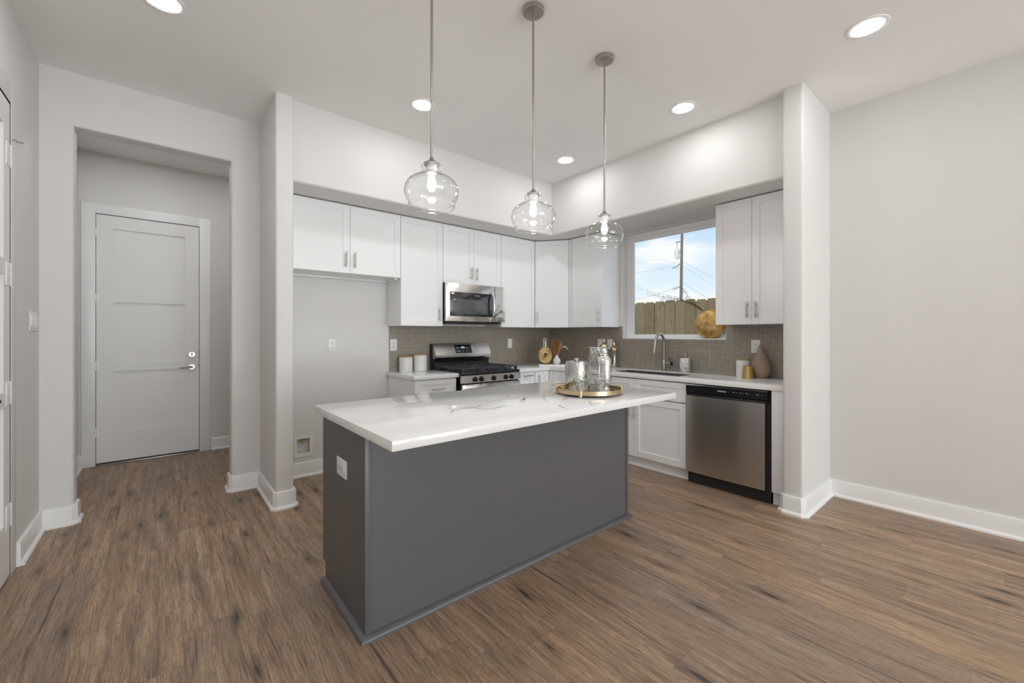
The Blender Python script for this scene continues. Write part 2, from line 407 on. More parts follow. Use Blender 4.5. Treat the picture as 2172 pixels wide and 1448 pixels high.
# back wall: hall opening part and kitchen part
b_ = MB(); b_.cells([LW, -.469, .434, .70], [0, 2.735, H], lambda i, j: not (i == 1 and j == 0), HW, 4.285, lambda u, v, w_: (u, w_, v))
bmesh.ops.remove_doubles(b_.bm, verts=b_.bm.verts, dist=1e-5)
bmesh.ops.recalc_face_normals(b_.bm, faces=b_.bm.faces)
ed = []
for e_ in b_.bm.edges:
    a, c_ = e_.verts[0].co, e_.verts[1].co
    vert = abs(a.x - c_.x) < 1e-4 and abs(a.y - c_.y) < 1e-4 and (abs(a.x + .469) < 1e-3 or abs(a.x - .434) < 1e-3) and min(a.z, c_.z) < .01
    head = abs(a.z - 2.735) < 1e-3 and abs(c_.z - 2.735) < 1e-3 and abs(a.y - c_.y) < 1e-4 and max(a.x, c_.x) < .44 and min(a.x, c_.x) > -.48
    if vert or head: ed.append(e_)
bmesh.ops.bevel(b_.bm, geom=ed, offset=.02, segments=4, affect='EDGES', profile=.5)
struct(b_.build('wall_back_left', 'wall', smooth=50))
b_ = MB(); b_.cells([.70, .934, 1.044, RW + .13], [0, .212, .346, H], lambda i, j: not (i == 1 and j == 1), BW, BW + .075, lambda u, v, w_: (u, w_, v))
b_.box(.70, RW + .13, BW + .075, 4.285, 0, H); struct(b_.build('wall_back', 'wall', smooth=0))
# right wall with window opening
WY0, WY1, WZ0, WZ1 = 1.767, 2.950, 1.252, 2.468
b_ = MB(); b_.cells([REAR - .12, WY0, WY1, BW], [0, WZ0, WZ1, H], lambda i, j: not (i == 1 and j == 1), RW, RW + .15, lambda u, v, w_: (w_, u, v))
struct(b_.build('wall_right', 'wall', smooth=0))
vb = lambda a, c_: abs(a.x - c_.x) < 1e-4 and abs(a.y - c_.y) < 1e-4
struct(MB().box(.64, .763, 3.495, 4.175, 0, H, .018, 4, lambda a, c_: vb(a, c_) and a.y < 3.6).build('wall_pillar_left', 'wall', smooth=50))
struct(MB().box(3.50, 4.175, .955, 1.085, 0, H, .018, 4, lambda a, c_: vb(a, c_) and a.x < 3.6).build('wall_pillar_right', 'wall', smooth=50))
# soffit, L-shaped, with rounded lower edge
b_ = MB(); b_.extz([(.763, 3.545), (3.58, 3.545), (3.58, 1.085), (4.17, 1.085), (4.17, 4.17), (.763, 4.17)], 2.477, H)
bmesh.ops.recalc_face_normals(b_.bm, faces=b_.bm.faces)
ed = [e_ for e_ in b_.bm.edges if all(abs(v.co.z - 2.477) < 1e-4 for v in e_.verts) and (all(abs(v.co.y - 3.545) < 1e-4 for v in e_.verts) or all(abs(v.co.x - 3.58) < 1e-4 for v in e_.verts))]
bmesh.ops.bevel(b_.bm, geom=ed, offset=.022, segments=4, affect='EDGES', profile=.5)
struct(b_.build('wall_soffit', 'wall', smooth=50))
# hall
b_ = MB(); b_.cells([LW, -.509, .312, 1.92], [0, 2.50, H], lambda i, j: not (i == 1 and j == 0), 5.80, 5.86, lambda u, v, w_: (u, w_, v))
b_.box(LW, 1.92, 5.86, 5.95, 0, H); struct(b_.build('wall_hall_back', 'wall', smooth=0))
struct(MB().box(1.80, 1.92, 4.285, 5.80, 0, H).build('wall_hall_right', 'wall', smooth=0))
# rear wall with glazing
b_ = MB(); b_.cells([LW, -.35, 1.65, 1.89, 3.89, RW], [0, .15, 2.6, H], lambda i, j: not (i in (1, 3) and j == 1), REAR - .12, REAR, lambda u, v, w_: (u, w_, v))
struct(b_.build('wall_rear', 'wall', smooth=0))

# baseboards with shoe moulding
BP = [(-.004, 0), (.034, 0), (.034, .012), (.028, .020), (.018, .024), (.017, .118), (.014, .128), (.005, .131), (-.004, .131)]
def base(name, path, side=1):
    P2 = [Vector(p) for p in path]; out = [P2[0]]
    for a, p, c_ in zip(P2, P2[1:], P2[2:]):
        d0 = (p - a).normalized(); d1_ = (c_ - p).normalized(); cr = d0.x * d1_.y - d0.y * d1_.x
        if cr * side < -.5: out += [p - d0 * .016, p + d1_ * .016]
        else: out.append(p)
    path = [tuple(p) for p in out] + [tuple(P2[-1])]
    return struct(MB().sweep(path, BP, side).build(name, 'trim', smooth=25))
base('baseboard_left', [(LW, 3.572), (LW, HW), (-.469, HW), (-.469, 4.285), (LW, 4.285), (LW, 5.80), (-.609, 5.80)], -1)
base('baseboard_back', [(1.787, BW), (.763, BW), (.763, 3.495), (.64, 3.495), (.64, HW), (.434, HW), (.434, 4.285), (1.80, 4.285)], 1)
base('baseboard_hall', [(1.80, 5.80), (.418, 5.80)], 1)
base('baseboard_right', [(RW, REAR), (RW, .955), (3.50, .955), (3.50, 1.085), (3.57, 1.085)], 1)
base('baseboard_rear', [(LW, 2.63), (LW, REAR), (RW, REAR)], 1)

# ================================================================ kitchen window
def window(name, u0, u1, z0, z1, w_in, depth, fn, fw=.05):
    """frame ring + inner sash ring + pane; fn(u,w,z) -> xyz, w counts outward from the wall face"""
    root = bpy.data.objects.new(name, None); COL.objects.link(root); struct(root)
    def ringbox(a0, a1, c0, c1, wd, w0, w1, nm):
        q = MB()
        for (p0, p1, q0, q1) in ((a0, a1, c0, c0 + wd), (a0, a1, c1 - wd, c1), (a0, a0 + wd, c0 + wd, c1 - wd), (a1 - wd, a1, c0 + wd, c1 - wd)):
            q.extr([(p0, q0), (p1, q0), (p1, q1), (p0, q1)], lambda p: fn(p[0], w0, p[1]), lambda p: fn(p[0], w1, p[1]))
        return q.build(nm, 'trim', root, smooth=0)
    ringbox(u0, u1, z0, z1, fw, w_in, w_in + .06, 'window_frame')
    s_ = .042
    ringbox(u0 + fw, u1 - fw, z0 + fw * .35, z1 - fw, s_ * .8, w_in + .02, w_in + .045, 'window_sash')
    q = MB(); a = .005
    q.extr([(u0 + fw + a, z0 + fw * .4), (u1 - fw - a, z0 + fw * .4), (u1 - fw - a, z1 - fw - a), (u0 + fw + a, z1 - fw - a)], lambda p: fn(p[0], w_in + .030, p[1]), lambda p: fn(p[0], w_in + .034, p[1]))
    q.build('window_pane', 'pane', root, smooth=0)
    return root
window('window_1', WY0, WY1, WZ0, WZ1, .085, .06, lambda u, w_, z: (RW + w_, u, z), .046)
window('window_2', -.35, 1.65, .15, 2.6, .03, .06, lambda u, w_, z: (u, REAR - w_, z), .06)
window('window_3', 1.89, 3.89, .15, 2.6, .03, .06, lambda u, w_, z: (u, REAR - w_, z), .06)
# white stool of the kitchen window
struct(MB().box(RW - .004, RW + .10, WY0 + .002, WY1 - .002, WZ0 - .004, WZ0 + .008, .003).build('trim_1', 'trim'))

# ================================================================ doors
def shaker_door(name, w_, h_, panels, th, mt='door', rec=.013, stile=.123, parent=None):
    """leaf in local x 0..w, front face at y=0 (towards -y), recessed panels [(z0,z1)]"""
    q = MB()
    us = [0, stile, w_ - stile, w_]; vs = sorted({0, h_, *[z for p in panels for z in p]})
    hole = lambda i, j: i == 1 and any(abs(vs[j] - p[0]) < 1e-6 for p in panels)
    q.cells(us, vs, lambda i, j: not hole(i, j), 0, th, lambda u, v, y: (u, y, v))
    for a, c_ in panels: q.box(stile, w_ - stile, rec, th - rec, a, c_)
    return q.build(name, mt, parent, smooth=0)
# hall door
d1 = struct(bpy.data.objects.new('door_1', None)); COL.objects.link(d1); d1.location = (-.505, 5.795, 0)
lf = shaker_door('door_leaf', .813, 2.465, [(.29, .905), (.985, 1.60), (1.685, 2.335)], .044, parent=d1); lf.location = (0, 0, .026)
q = MB()
for (x0, x1, z0, z1) in ((-.104, -.004, 0, 2.592), (.817, .917, 0, 2.592), (-.004, .817, 2.497, 2.592)):
    q.box(x0, x1, -.012, .004, z0, z1, .002)
q.build('door_casing', 'trim', d1)
q = MB()
q.box(-.0035, .8165, .045, .06, 0, 2.4965); q.build('door_gap_shade', 'gap', d1, smooth=0)  # near-black sheet behind the leaf, stands in for shade in its edge gaps
MB().box(-.004, .817, -.012, .05, 0, .012, .002).build('door_threshold', 'nickel', d1)
MB().box(.0, .813, .004, .03, .012, .024).build('door_sweep', 'blackm', d1)
for i, z in enumerate((.33, .99, 1.655, 2.307)):
    q = MB(); q.cyl((-.003, -.008, z - .045), (-.003, -.008, z + .045), .008, seg=12); q.box(-.012, .014, -.004, -.001, z - .045, z + .045); q.build('door_hinge', 'trim', d1)
q = MB(); q.cyl((.749, 0, 1.082), (.749, -.022, 1.082), .033, .030, 28); q.cyl((.749, -.02, 1.082), (.749, -.03, 1.082), .018, seg=20); q.box(.744, .754, -.04, -.03, 1.066, 1.098, .002); q.build('deadbolt', 'nickel', d1)
q = MB(); q.cyl((.749, 0, .945), (.749, -.018, .945), .033, .030, 28); q.cyl((.749, -.018, .945), (.749, -.055, .945), .011, seg=16)
q.tube([(.755, -.052, .945), (.72, -.054, .944), (.68, -.052, .942), (.645, -.046, .938)], [.010, .010, .009, .007]); q.build('door_handle', 'nickel', d1)
q = MB(); q.box(.8135, .8175, -.014, .004, 1.05, 1.115); q.box(.8135, .8175, -.014, .004, .915, .98); q.build('strike_plate', 'bronze', d1)
# closet door on the left wall (hinges towards the corner)
d2 = struct(bpy.data.objects.new('door_2', None)); COL.objects.link(d2); d2.location = (LW - .002, 2.748, 0); d2.rotation_euler = (0, 0, R(90))
lf = shaker_door('door_leaf', .712, 2.525, [(.29, .905), (.985, 1.60), (1.685, 2.385)], .040, parent=d2, stile=.115); lf.location = (0, 0, .012)
q = MB()
for (x0, x1, z0, z1) in ((-.104, -.004, 0, 2.66), (.714, .818, 0, 2.66), (-.004, .714, 2.545, 2.66)):
    q.box(x0, x1, -.004, .010, z0, z1, .002)
q.build('door_casing', 'wall', d2)
for z in (.333, .987, 1.621, 2.258):
    q = MB(); q.box(.632, .7115, -.0035, .001, z - .062, z + .062, .001); q.cyl((.7125, -.003, z - .062), (.7125, -.003, z + .062), .004, seg=12); q.build('door_hinge', 'trim', d2)
    q = MB(); q.box(.672, .678, -.0042, -.003, z + .008, z + .042); q.box(.672, .678, -.0042, -.003, z - .042, z - .008); q.build('hinge_slot', 'mark', d2, smooth=0)
q = MB(); q.cyl((.062, 0, .99), (.062, -.012, .99), .032, seg=24); q.cyl((.062, -.012, .99), (.062, -.062, .99), .011, seg=16)
q.tube([(.058, -.060, .99), (.12, -.066, .993), (.175, -.066, .997)], [.010, .0095, .009]); q.build('door_handle', 'bronze', d2)
q = MB(); q.tube([(.690, -.012, 2.338), (.655, -.022, 2.334), (.635, -.040, 2.324)], .0028, 8); q.tube([(.640, -.036, 2.323), (.612, -.062, 2.312)], .0045, 8); q.build('hinge_pin_stop', 'nickel', d2)

# ================================================================ cabinets
def bar_handle(parent, c, vertical=True, L=.135, out=.030):
    """bar pull; c = centre on the door face (y = face)"""
    q = MB(); x, y, z = c; d = Vector((0, 0, L / 2)) if vertical else Vector((L / 2, 0, 0))
    p = Vector((x, y - out, z)); q.cyl(p - d, p + d, .006, seg=12)
    for s_ in (-1, 1):
        a = p + d * s_ * .64; q.cyl(a, (a.x, y + .002, a.z), .0048, seg=10)
    return q.build('handle', 'handle', parent)
def front(parent, nm, x0, x1, z0, z1, handle=None, mt='cab', st=.060, y0=0, L=.135):
    """shaker door or drawer front, face at local y=y0"""
    g = .0015; x0 += g; x1 -= g; z0 += g; z1 -= g
    q = MB(); w_ = min(st, (x1 - x0) * .3); hz = min(st, (z1 - z0) * .3)
    us = [x0, x0 + w_, x1 - w_, x1]; vs = [z0, z0 + hz, z1 - hz, z1]
    q.cells(us, vs, lambda i, j: not (i == 1 and j == 1), y0, y0 + .02, lambda u, v, y: (u, y, v))
    a, c_ = (x0 + w_, z0 + hz), (x1 - w_, z1 - hz); e_ = .0012
    q.box(a[0] - .001, c_[0] + .001, y0 + .008, y0 + .018, a[1] - .001, c_[1] + .001)
    o_ = q.build(nm, mt, parent, smooth=0)
    if handle: bar_handle(o_, (handle[0], y0, handle[1]), handle[2] == 'v', L)
    return o_
def cabinet(name, label, loc, rz, w_, z0, z1, depth, fronts, toe=False, group=None, mt='cab', yb=.0215, cat='cabinet', toe_in=.06, body_top=None):
    root = thing(name, label, cat, loc, rz, group)
    q = MB()
    if toe: q.box(0, w_, yb, depth, .10, body_top or z1); q.box(0.001, w_ - .001, toe_in, depth, 0, .10)
    else:
        q.box(0, w_, yb, depth, z0, z1)
    q.build('cabinet_body', mt, root, smooth=0)
    if not toe:   # recessed rim under a wall unit
        pass
    for f in fronts: front(root, *f, mt=mt)
    return root
UT, UB, US = 2.466, 1.387, 1.852
G1 = 'white wall cabinets under the soffit'
FY = 3.84
hz0 = UB + .122
ca = cabinet('wall_cabinet', 'short two-door white wall cabinet over the empty fridge alcove', (.766, FY, 0), 0, 1.021, US, UT, .325,
        [('door', .005, .534, US, UT, (.494, US + .122, 'v')), ('door', .534, 1.021, US, UT, (.574, US + .122, 'v'))], group=G1)
q = MB(); q.box(.01, 1.01, .29, .322, US - .020, US, .002); q.box(.985, 1.019, .06, .322, US - .014, US, .002); q.build('bottom_rail', 'cab', ca)
cabinet('wall_cabinet', 'tall single-door white wall cabinet between the fridge alcove and the microwave', (1.789, FY, 0), 0, .470, UB, UT, .325,
        [('door', 0, .470, UB, UT, (.430, hz0, 'v'))], group=G1)
cabinet('wall_cabinet', 'two-door white wall cabinet directly above the microwave', (2.261, FY, 0), 0, .779, 1.850, UT, .325,
        [('door', 0, .393, 1.850, UT, (.358, 1.972, 'v')), ('door', .393, .779, 1.850, UT, (.428, 1.972, 'v'))], group=G1)
cabinet('wall_cabinet', 'single-door white wall cabinet right of the microwave, left of the corner unit', (3.042, FY, 0), 0, .537, UB, UT, .325,
        [('door', 0, .537, UB, UT, (.032, hz0, 'v'))], group=G1)
# diagonal corner unit
p0 = Vector((3.581, FY)); p1 = Vector((3.842, 3.506)); dv = p1 - p0; ang = math.atan2(dv.y, dv.x); L_ = dv.length
root = thing('corner_wall_cabinet', 'diagonal one-door white wall cabinet in the kitchen corner', 'cabinet', (p0.x, p0.y, 0), ang, G1)
q = MB(); inv = Matrix.Rotation(-ang, 2)
loc2 = lambda x, y: tuple(inv @ (Vector((x, y)) - p0))
q.extz([(0.001, .0215), (L_ - .001, .0215), loc2(4.165, 3.506), loc2(4.165, 4.165), loc2(3.581, 4.165)], UB, UT); q.build('cabinet_body', 'cab', root, smooth=0)
front(root, 'door', .002, L_ - .002, UB, UT, (.040, hz0, 'v'))
# sink wall
r90 = R(-90)
cabinet('wall_cabinet', 'single-door white wall cabinet between the corner unit and the window', (3.84, 3.505, 0), r90, .507, UB, UT, .325,
        [('filler_strip', 0, .045, UB, UT), ('door', .050, .507, UB, UT, (.460, hz0, 'v'))], group=G1)
cabinet('wall_cabinet', 'two-door white wall cabinet right of the window, above the taupe vase', (3.84, 1.723, 0), r90, .634, UB, UT, .325,
        [('door', 0, .303, UB, UT, (.270, hz0, 'v')), ('door', .303, .632, UB, UT, (.340, hz0, 'v'))], group=G1)
# base units
G2 = 'white base cabinets under the quartz worktops'
CT, CB = .913, .873
cabinet('base_cabinet', 'white base cabinet with top drawer left of the gas range', (1.800, 3.565, 0), 0, .452, 0, CB, .60,
        [('drawer', 0, .452, .700, .866, (.235, .775, 'h')), ('door', 0, .452, .105, .695, (.41, .60, 'v'))], True, G2)
cabinet('base_cabinet', 'narrow white base cabinet right of the gas range', (3.042, 3.565, 0), 0, .275, 0, CB, .60,
        [('drawer', 0, .268, .700, .866, (.165, .829, 'h')), ('door', 0, .268, .105, .695, (.04, .60, 'v'))], True, G2)
cabinet('corner_base_cabinet', 'white base cabinet with one door in the inner corner of the worktop', (3.320, 3.565, 0), 0, .259, 0, CB, .60,
        [('door', .012, .236, .105, .866, (.062, .765, 'v'))], True, G2)
cabinet('corner_base_cabinet', 'white base cabinet at the start of the sink run, behind the tray', (3.558, 3.562, 0), r90, .635, 0, CB, .60,
        [('filler_strip', 0, .060, .105, .866), ('door', .062, .345, .105, .866), ('door', .345, .635, .105, .866)], True, G2)
cabinet('sink_cabinet', 'white two-door sink base cabinet with two false drawer fronts', (3.558, 2.925, 0), r90, 1.073, 0, CB, .60,
        [('drawer', 0, .535, .690, .866), ('drawer', .535, 1.072, .690, .866), ('door', 0, .535, .105, .685, (.478, .552, 'v')), ('door', .535, 1.072, .105, .685, (.552, .552, 'v'))], True, G2, body_top=.67)
rt = thing('end_panel', 'narrow white filler panel between the dishwasher and the pillar', 'panel', (3.558, 1.176, 0), r90)
MB().box(0, .088, 0, .60, .10, CB, .001).build('panel', 'cab', rt); MB().box(0, .088, .035, .60, 0, .10).build('toe_kick', 'cab', rt, smooth=0)
# toe mouldings
struct(MB().sweep([(3.620, 3.55), (3.620, 1.853)], [(0, 0), (.016, 0), (.014, .010), (.006, .017), (0, .018)], -1).build('trim_2', 'trim', smooth=30))

# ================================================================ worktops and backsplash
VEIN = []
def worktop(name, label, us, vs, inc, cat='worktop', z0=CB, z1=CT, veins=(), org=(0, 0, 0), bev=.003):
    q = MB(org); q.cells(us, vs, inc, z0, z1, lambda u, v, w_: (u, v, w_))
    bmesh.ops.recalc_face_normals(q.bm, faces=q.bm.faces)
    sharp = [e_ for e_ in q.bm.edges if len(e_.link_faces) == 2 and e_.calc_face_angle(0) > .5]
    if bev: bmesh.ops.bevel(q.bm, geom=sharp, offset=bev, segments=2, affect='EDGES', profile=.5)
    bmesh.ops.recalc_face_normals(q.bm, faces=q.bm.faces)
    q.mi = 1
    for pts, wd in veins: vein(q, pts, wd, z1 + .0004)
    return tag(q.build(name, ['quartz', 'vein'], smooth=30, fix=False), label, cat)
def vein(q, pts, wd, z):
    rnd = random.Random(hash((round(pts[0][0], 3), round(pts[0][1], 3))) & 0xffff)
    P_ = [Vector(p) for p in pts]; dense = []
    for a, c_ in zip(P_, P_[1:]):
        n = max(2, int((c_ - a).length / .012))
        for k in range(n): dense.append(a.lerp(c_, k / n))
    dense.append(P_[-1]); N = len(dense); L_ = []
    ph = rnd.random() * 6
    for i, p in enumerate(dense):
        d = (dense[min(i + 1, N - 1)] - dense[max(i - 1, 0)]).normalized(); n = Vector((-d.y, d.x))
        jit = (math.sin(i * .55 + ph) * .004 + math.sin(i * 1.7 + ph * 2) * .0018 + rnd.uniform(-.001, .001))
        tpr = min(1, i / (N * .15 + 1), (N - 1 - i) / (N * .15 + 1)) * .85 + .15
        h_ = 1.5 * wd * tpr * (.55 + .45 * abs(math.sin(i * .31 + ph))) / 2
        c_ = p + n * jit; L_.append((q.bm.verts.new((c_.x + n.x * h_, c_.y + n.y * h_, z)), q.bm.verts.new((c_.x - n.x * h_, c_.y - n.y * h_, z))))
    for (a, b2), (c_, d_) in zip(L_, L_[1:]):
        f = q.face([b2, d_, c_, a])
        if f:
            f.normal_update()
            if f.normal.z < 0: f.normal_flip()
worktop('worktop', 'short white quartz worktop left of the range, with two canisters on it', [1.783, 2.272], [3.545, 4.168], lambda i, j: True, veins=[([(2.10, 3.56), (2.14, 3.72), (2.22, 3.9), (2.25, 4.1)], .006)])
XS = [3.040, 3.548, 3.67, 4.03, 4.168]; YS = [1.087, 1.98, 2.76, 3.545, 4.168]
def inc(i, j):
    if i == 0: return j == 3
    if i == 2 and j == 1: return False
    return True
worktop('worktop', 'L-shaped white quartz worktop around the sink with dark vein lines', XS, YS, inc,
        veins=[([(3.56, 2.43), (3.60, 2.46), (3.66, 2.44)], .006), ([(3.56, 2.22), (3.61, 2.235), (3.66, 2.25)], .008), ([(3.75, 1.36), (3.86, 1.30), (3.97, 1.18), (4.1, 1.12)], .008), ([(3.68, 1.72), (3.74, 1.66)], .012), ([(3.2, 3.56), (3.24, 3.8), (3.3, 4.0)], .006), ([(3.36, 3.56), (3.4, 3.75)], .006)])
# island top
worktop('island_worktop', 'thick white quartz island worktop with grey veins, overhanging the charcoal base', [.637, 2.632], [1.441, 2.455], lambda i, j: True, veins=[
    ([(2.04, 2.40), (1.96, 2.30), (1.93, 2.16), (1.91, 2.06), (2.0, 2.03), (2.06, 2.05)], .013),
    ([(1.93, 2.13), (1.82, 2.10), (1.70, 2.06), (1.58, 1.94)], .007),
    ([(2.05, 2.00), (2.0, 1.93), (1.96, 1.82), (1.86, 1.72), (1.80, 1.70)], .020),
    ([(1.93, 1.99), (1.84, 1.88), (1.75, 1.80), (1.70, 1.70)], .006),
    ([(1.70, 1.90), (1.60, 1.84), (1.55, 1.76)], .007), ([(1.74, 1.96), (1.66, 1.88), (1.62, 1.82)], .014),
    ([(.80, 2.02), (.90, 2.08), (.98, 2.13), (1.04, 2.155), (1.10, 2.17), (1.20, 2.22), (1.28, 2.27), (1.38, 2.36)], .006),
    ([(.93, 2.26), (.97, 2.22), (1.0, 2.16)], .006), ([(1.24, 2.25), (1.26, 2.32)], .005),
    ([(1.08, 1.77), (1.14, 1.83), (1.22, 1.84), (1.30, 1.83), (1.36, 1.90)], .007),
    ([(1.24, 1.84), (1.27, 1.78), (1.31, 1.74), (1.38, 1.75), (1.46, 1.78)], .009), ([(1.27, 1.73), (1.34, 1.72)], .006),
    ([(1.60, 1.46), (1.62, 1.52), (1.66, 1.58), (1.72, 1.61)], .008), ([(1.80, 1.46), (1.84, 1.53), (1.90, 1.56)], .007)])
# veins on the island fascia (front and left edge)
# backsplash
bs = tag(MB().box(1.812, 4.168, 4.160, 4.169, CT, UB + .01).build('tile_backsplash', 'mosaic', smooth=0), 'taupe dotted mosaic backsplash behind the gas range', 'backsplash')
q = MB(); q.cells([1.087, WY0 - .0, WY1, 4.160], [CT, WZ0 - .006, UB + .01], lambda i, j: not (i == 1 and j == 1), 4.161, 4.169, lambda u, v, w_: (w_, u, v))
tag(q.build('tile_backsplash', 'mosaic', smooth=0), 'taupe dotted mosaic backsplash behind the sink and around the window', 'backsplash')

# ================================================================ island base
IX0, IX1, IY0, IY1 = .66, 2.543, 1.76, 2.372
isl = thing('kitchen_island', 'charcoal painted island base under the white quartz top', 'kitchen island', (1.6, 2.07, 0))
og = (1.6, 2.07, 0)
q = MB(og); q.extr([(IY0, 0), (2.325, 0), (2.325, .10), (IY1, .10), (IY1, CB), (IY0, CB)], lambda p: (IX0, p[0], p[1]), lambda p: (IX1, p[0], p[1])); q.build('cabinet_body', 'island', isl, smooth=0)
for x in (IX0 - .004, IX1 - .022):
    q = MB(og); q.box(x, x + .026, IY0 - .006, IY0 + .004, .0, CB - .001, .0015); q.build('corner_trim', 'island', isl)
MB(og).sweep([(IX1, IY1 - .05), (IX1, IY0), (IX0, IY0), (IX0, 2.325)], [(-.002, 0), (.026, 0), (.026, .008), (.020, .020), (.008, .027), (-.002, .028)], 1).build('shoe_moulding', 'island', isl, smooth=60)
for i in range(4):
    x0 = IX0 + .004 + i * (IX1 - IX0 - .008) / 4; x1 = x0 + (IX1 - IX0 - .008) / 4
    q = MB(og); q.box(x0 + .002, x1 - .002, IY1 + .001, IY1 + .020, .105, CB - .006, .002); o_ = q.build('door', 'island', isl)
ot = thing('wall_outlet', 'white outlet plate on the dark left end of the island', 'outlet', (IX0, 2.056, .664), R(-90))
def outlet_parts(root, w_=.075, h_=.120, horiz=False, switch=0, slots=True):
    MB().box(-w_ / 2, w_ / 2, -.006, 0, -h_ / 2, h_ / 2, .002).build('cover_plate', 'plate', root)
    if switch:
        for k in range(switch):
            x = (k - (switch - 1) / 2) * .046
            q = MB(); q.box(x - .0165, x + .0165, -.010, -.005, -.033, .033, .002); q.build('rocker_switch', 'plate', root)
    elif slots:
        for s_ in (-1, 1):
            cx_, cz_ = (s_ * .020, 0) if horiz else (0, s_ * .020)
            q = MB(); q.cyl((cx_, -.005, cz_), (cx_, -.008, cz_), .0165, .016, 20); rc_ = q.build('receptacle', 'plate', root)
            q = MB()
            for dx, dz, a, b2 in ((-.006, .003, .0012, .005), (.006, .003, .0012, .004), (0, -.008, .0025, .0025)):
                if horiz: dx, dz, a, b2 = dz, dx, b2, a
                q.box(cx_ + dx - a, cx_ + dx + a, -.0084, -.0075, cz_ + dz - b2, cz_ + dz + b2)
            q.build('pin_slots', 'slot', rc_, smooth=0)
    return root
outlet_parts(ot, .135, .085, True); ot.rotation_euler = (0, 0, R(-90))
def outlet(label, loc, rz, **k): return outlet_parts(thing('wall_switch' if k.get('switch') else 'wall_outlet', label, 'switch' if k.get('switch') else 'outlet', loc, rz), **k)
outlet('white wall outlet in the empty fridge alcove', (1.242, BW, 1.197), 0)
outlet('white outlet on the mosaic above the two canisters', (1.856, 4.160, 1.190), 0)
outlet('blank white cover plate on the mosaic right of the range', (3.438, 4.160, 1.186), 0, slots=False)
outlet('white cover plate behind the neck of the gold ring vase', (4.068, 4.160, 1.191), 0, slots=False)
outlet('left one of the two white plates behind the gold-topped bottles', (4.161, 3.275, 1.183), r90, slots=False)
outlet('right one of the two white plates behind the gold-topped bottles', (4.161, 3.127, 1.183), r90, slots=False)
outlet('white outlet partly hidden by the taupe teardrop vase', (4.161, 1.504, 1.190), r90)
outlet('wide white four-gang light switch plate on the left wall', (LW, 3.965, 1.384), R(90), w_=.208, h_=.120, switch=4)
# recessed ice-maker water box
wb = thing('water_box', 'recessed white water supply box low in the fridge alcove', 'water box', (.992, BW, .274))
q = MB(); q.cells([-.078, -.058, .052, .078], [-.094, -.062, .072, .094], lambda i, j: not (i == 1 and j == 1), -.006, 0, lambda u, v, w_: (u, w_, v)); q.build('frame', 'plate', wb)
q = MB(); q.box(-.057, .051, .070, .074, -.061, .071); q.build('recess', 'plate', wb, smooth=0)
q = MB(); q.cyl((-.005, .02, .030), (-.005, .02, .071), .006, seg=10); q.cyl((-.022, .012, .050), (.014, .012, .050), .0045, seg=10); q.ball((-.022, .012, .050), .007); q.ball((.014, .012, .050), .007); q.build('valve', 'goldm', wb)

# ================================================================ sink and faucet
sk = thing('sink', 'undermount stainless steel sink basin in the window worktop', 'sink', (3.85, 2.37, 0)); og = (3.85, 2.37, 0)
q = MB(og); x0, x1, y0, y1, z0, z1 = 3.671, 4.029, 1.981, 2.759, .68, CT - .010
q.cells([x0, x0 + .006, x1 - .006, x1], [y0, y0 + .006, y1 - .006, y1], lambda i, j: not (i == 1 and j == 1), z0, z1, lambda u, v, w_: (u, v, w_)); q.box(x0, x1, y0, y1, z0 - .004, z0 + .002)
q.build('basin', 'sinksteel', sk, smooth=30)
q = MB(og); q.lathe([(.0, .004), (.03, .004), (.045, .002)], (3.85, 2.37, z0 + .001), 24); q.build('drain', 'chrome', sk)
fc = thing('faucet', 'brushed nickel gooseneck faucet with a black lever', 'faucet', (4.092, 2.377, CT)); 
q = MB(); q.lathe([(.0, 0), (.027, 0), (.027, .006), (.019, .010), (.019, .11), (.016, .118), (.0155, .12)], seg=28)
pts = [(0, 0, .115), (0, 0, .30)]
for k in range(1, 13):
    a = math.pi * k / 13 * 1.04
    pts.append((-.078 + .078 * math.cos(a), .004 * k / 13, .30 + .094 * math.sin(a)))
pts += [(-.163, .006, .285)]
q.tube(pts, [.0155] * 2 + [.0145] * (len(pts) - 2), 16); q.build('gooseneck', 'nickel', fc)
q = MB(); q.tube([(-.163, .006, .287), (-.178, .008, .192)], [.0165, .0135], 16); q.build('spray_head', 'nickel', fc)
q = MB(); q.cyl((0, -.010, .083), (0, -.078, .083), .014, seg=20); q.build('valve_body', 'nickel', fc)
q = MB(); q.cyl((0, -.078, .083), (0, -.092, .083), .0165, seg=20); q.tube([(0, -.088, .090), (0, -.072, .115), (0, -.052, .145)], [.0045, .004, .0035], 10); q.build('lever', 'blackm', fc)

# ================================================================ dishwasher
dw = thing('dishwasher', 'stainless steel dishwasher with a black control strip', 'dishwasher', (3.56, 1.85, 0), r90)
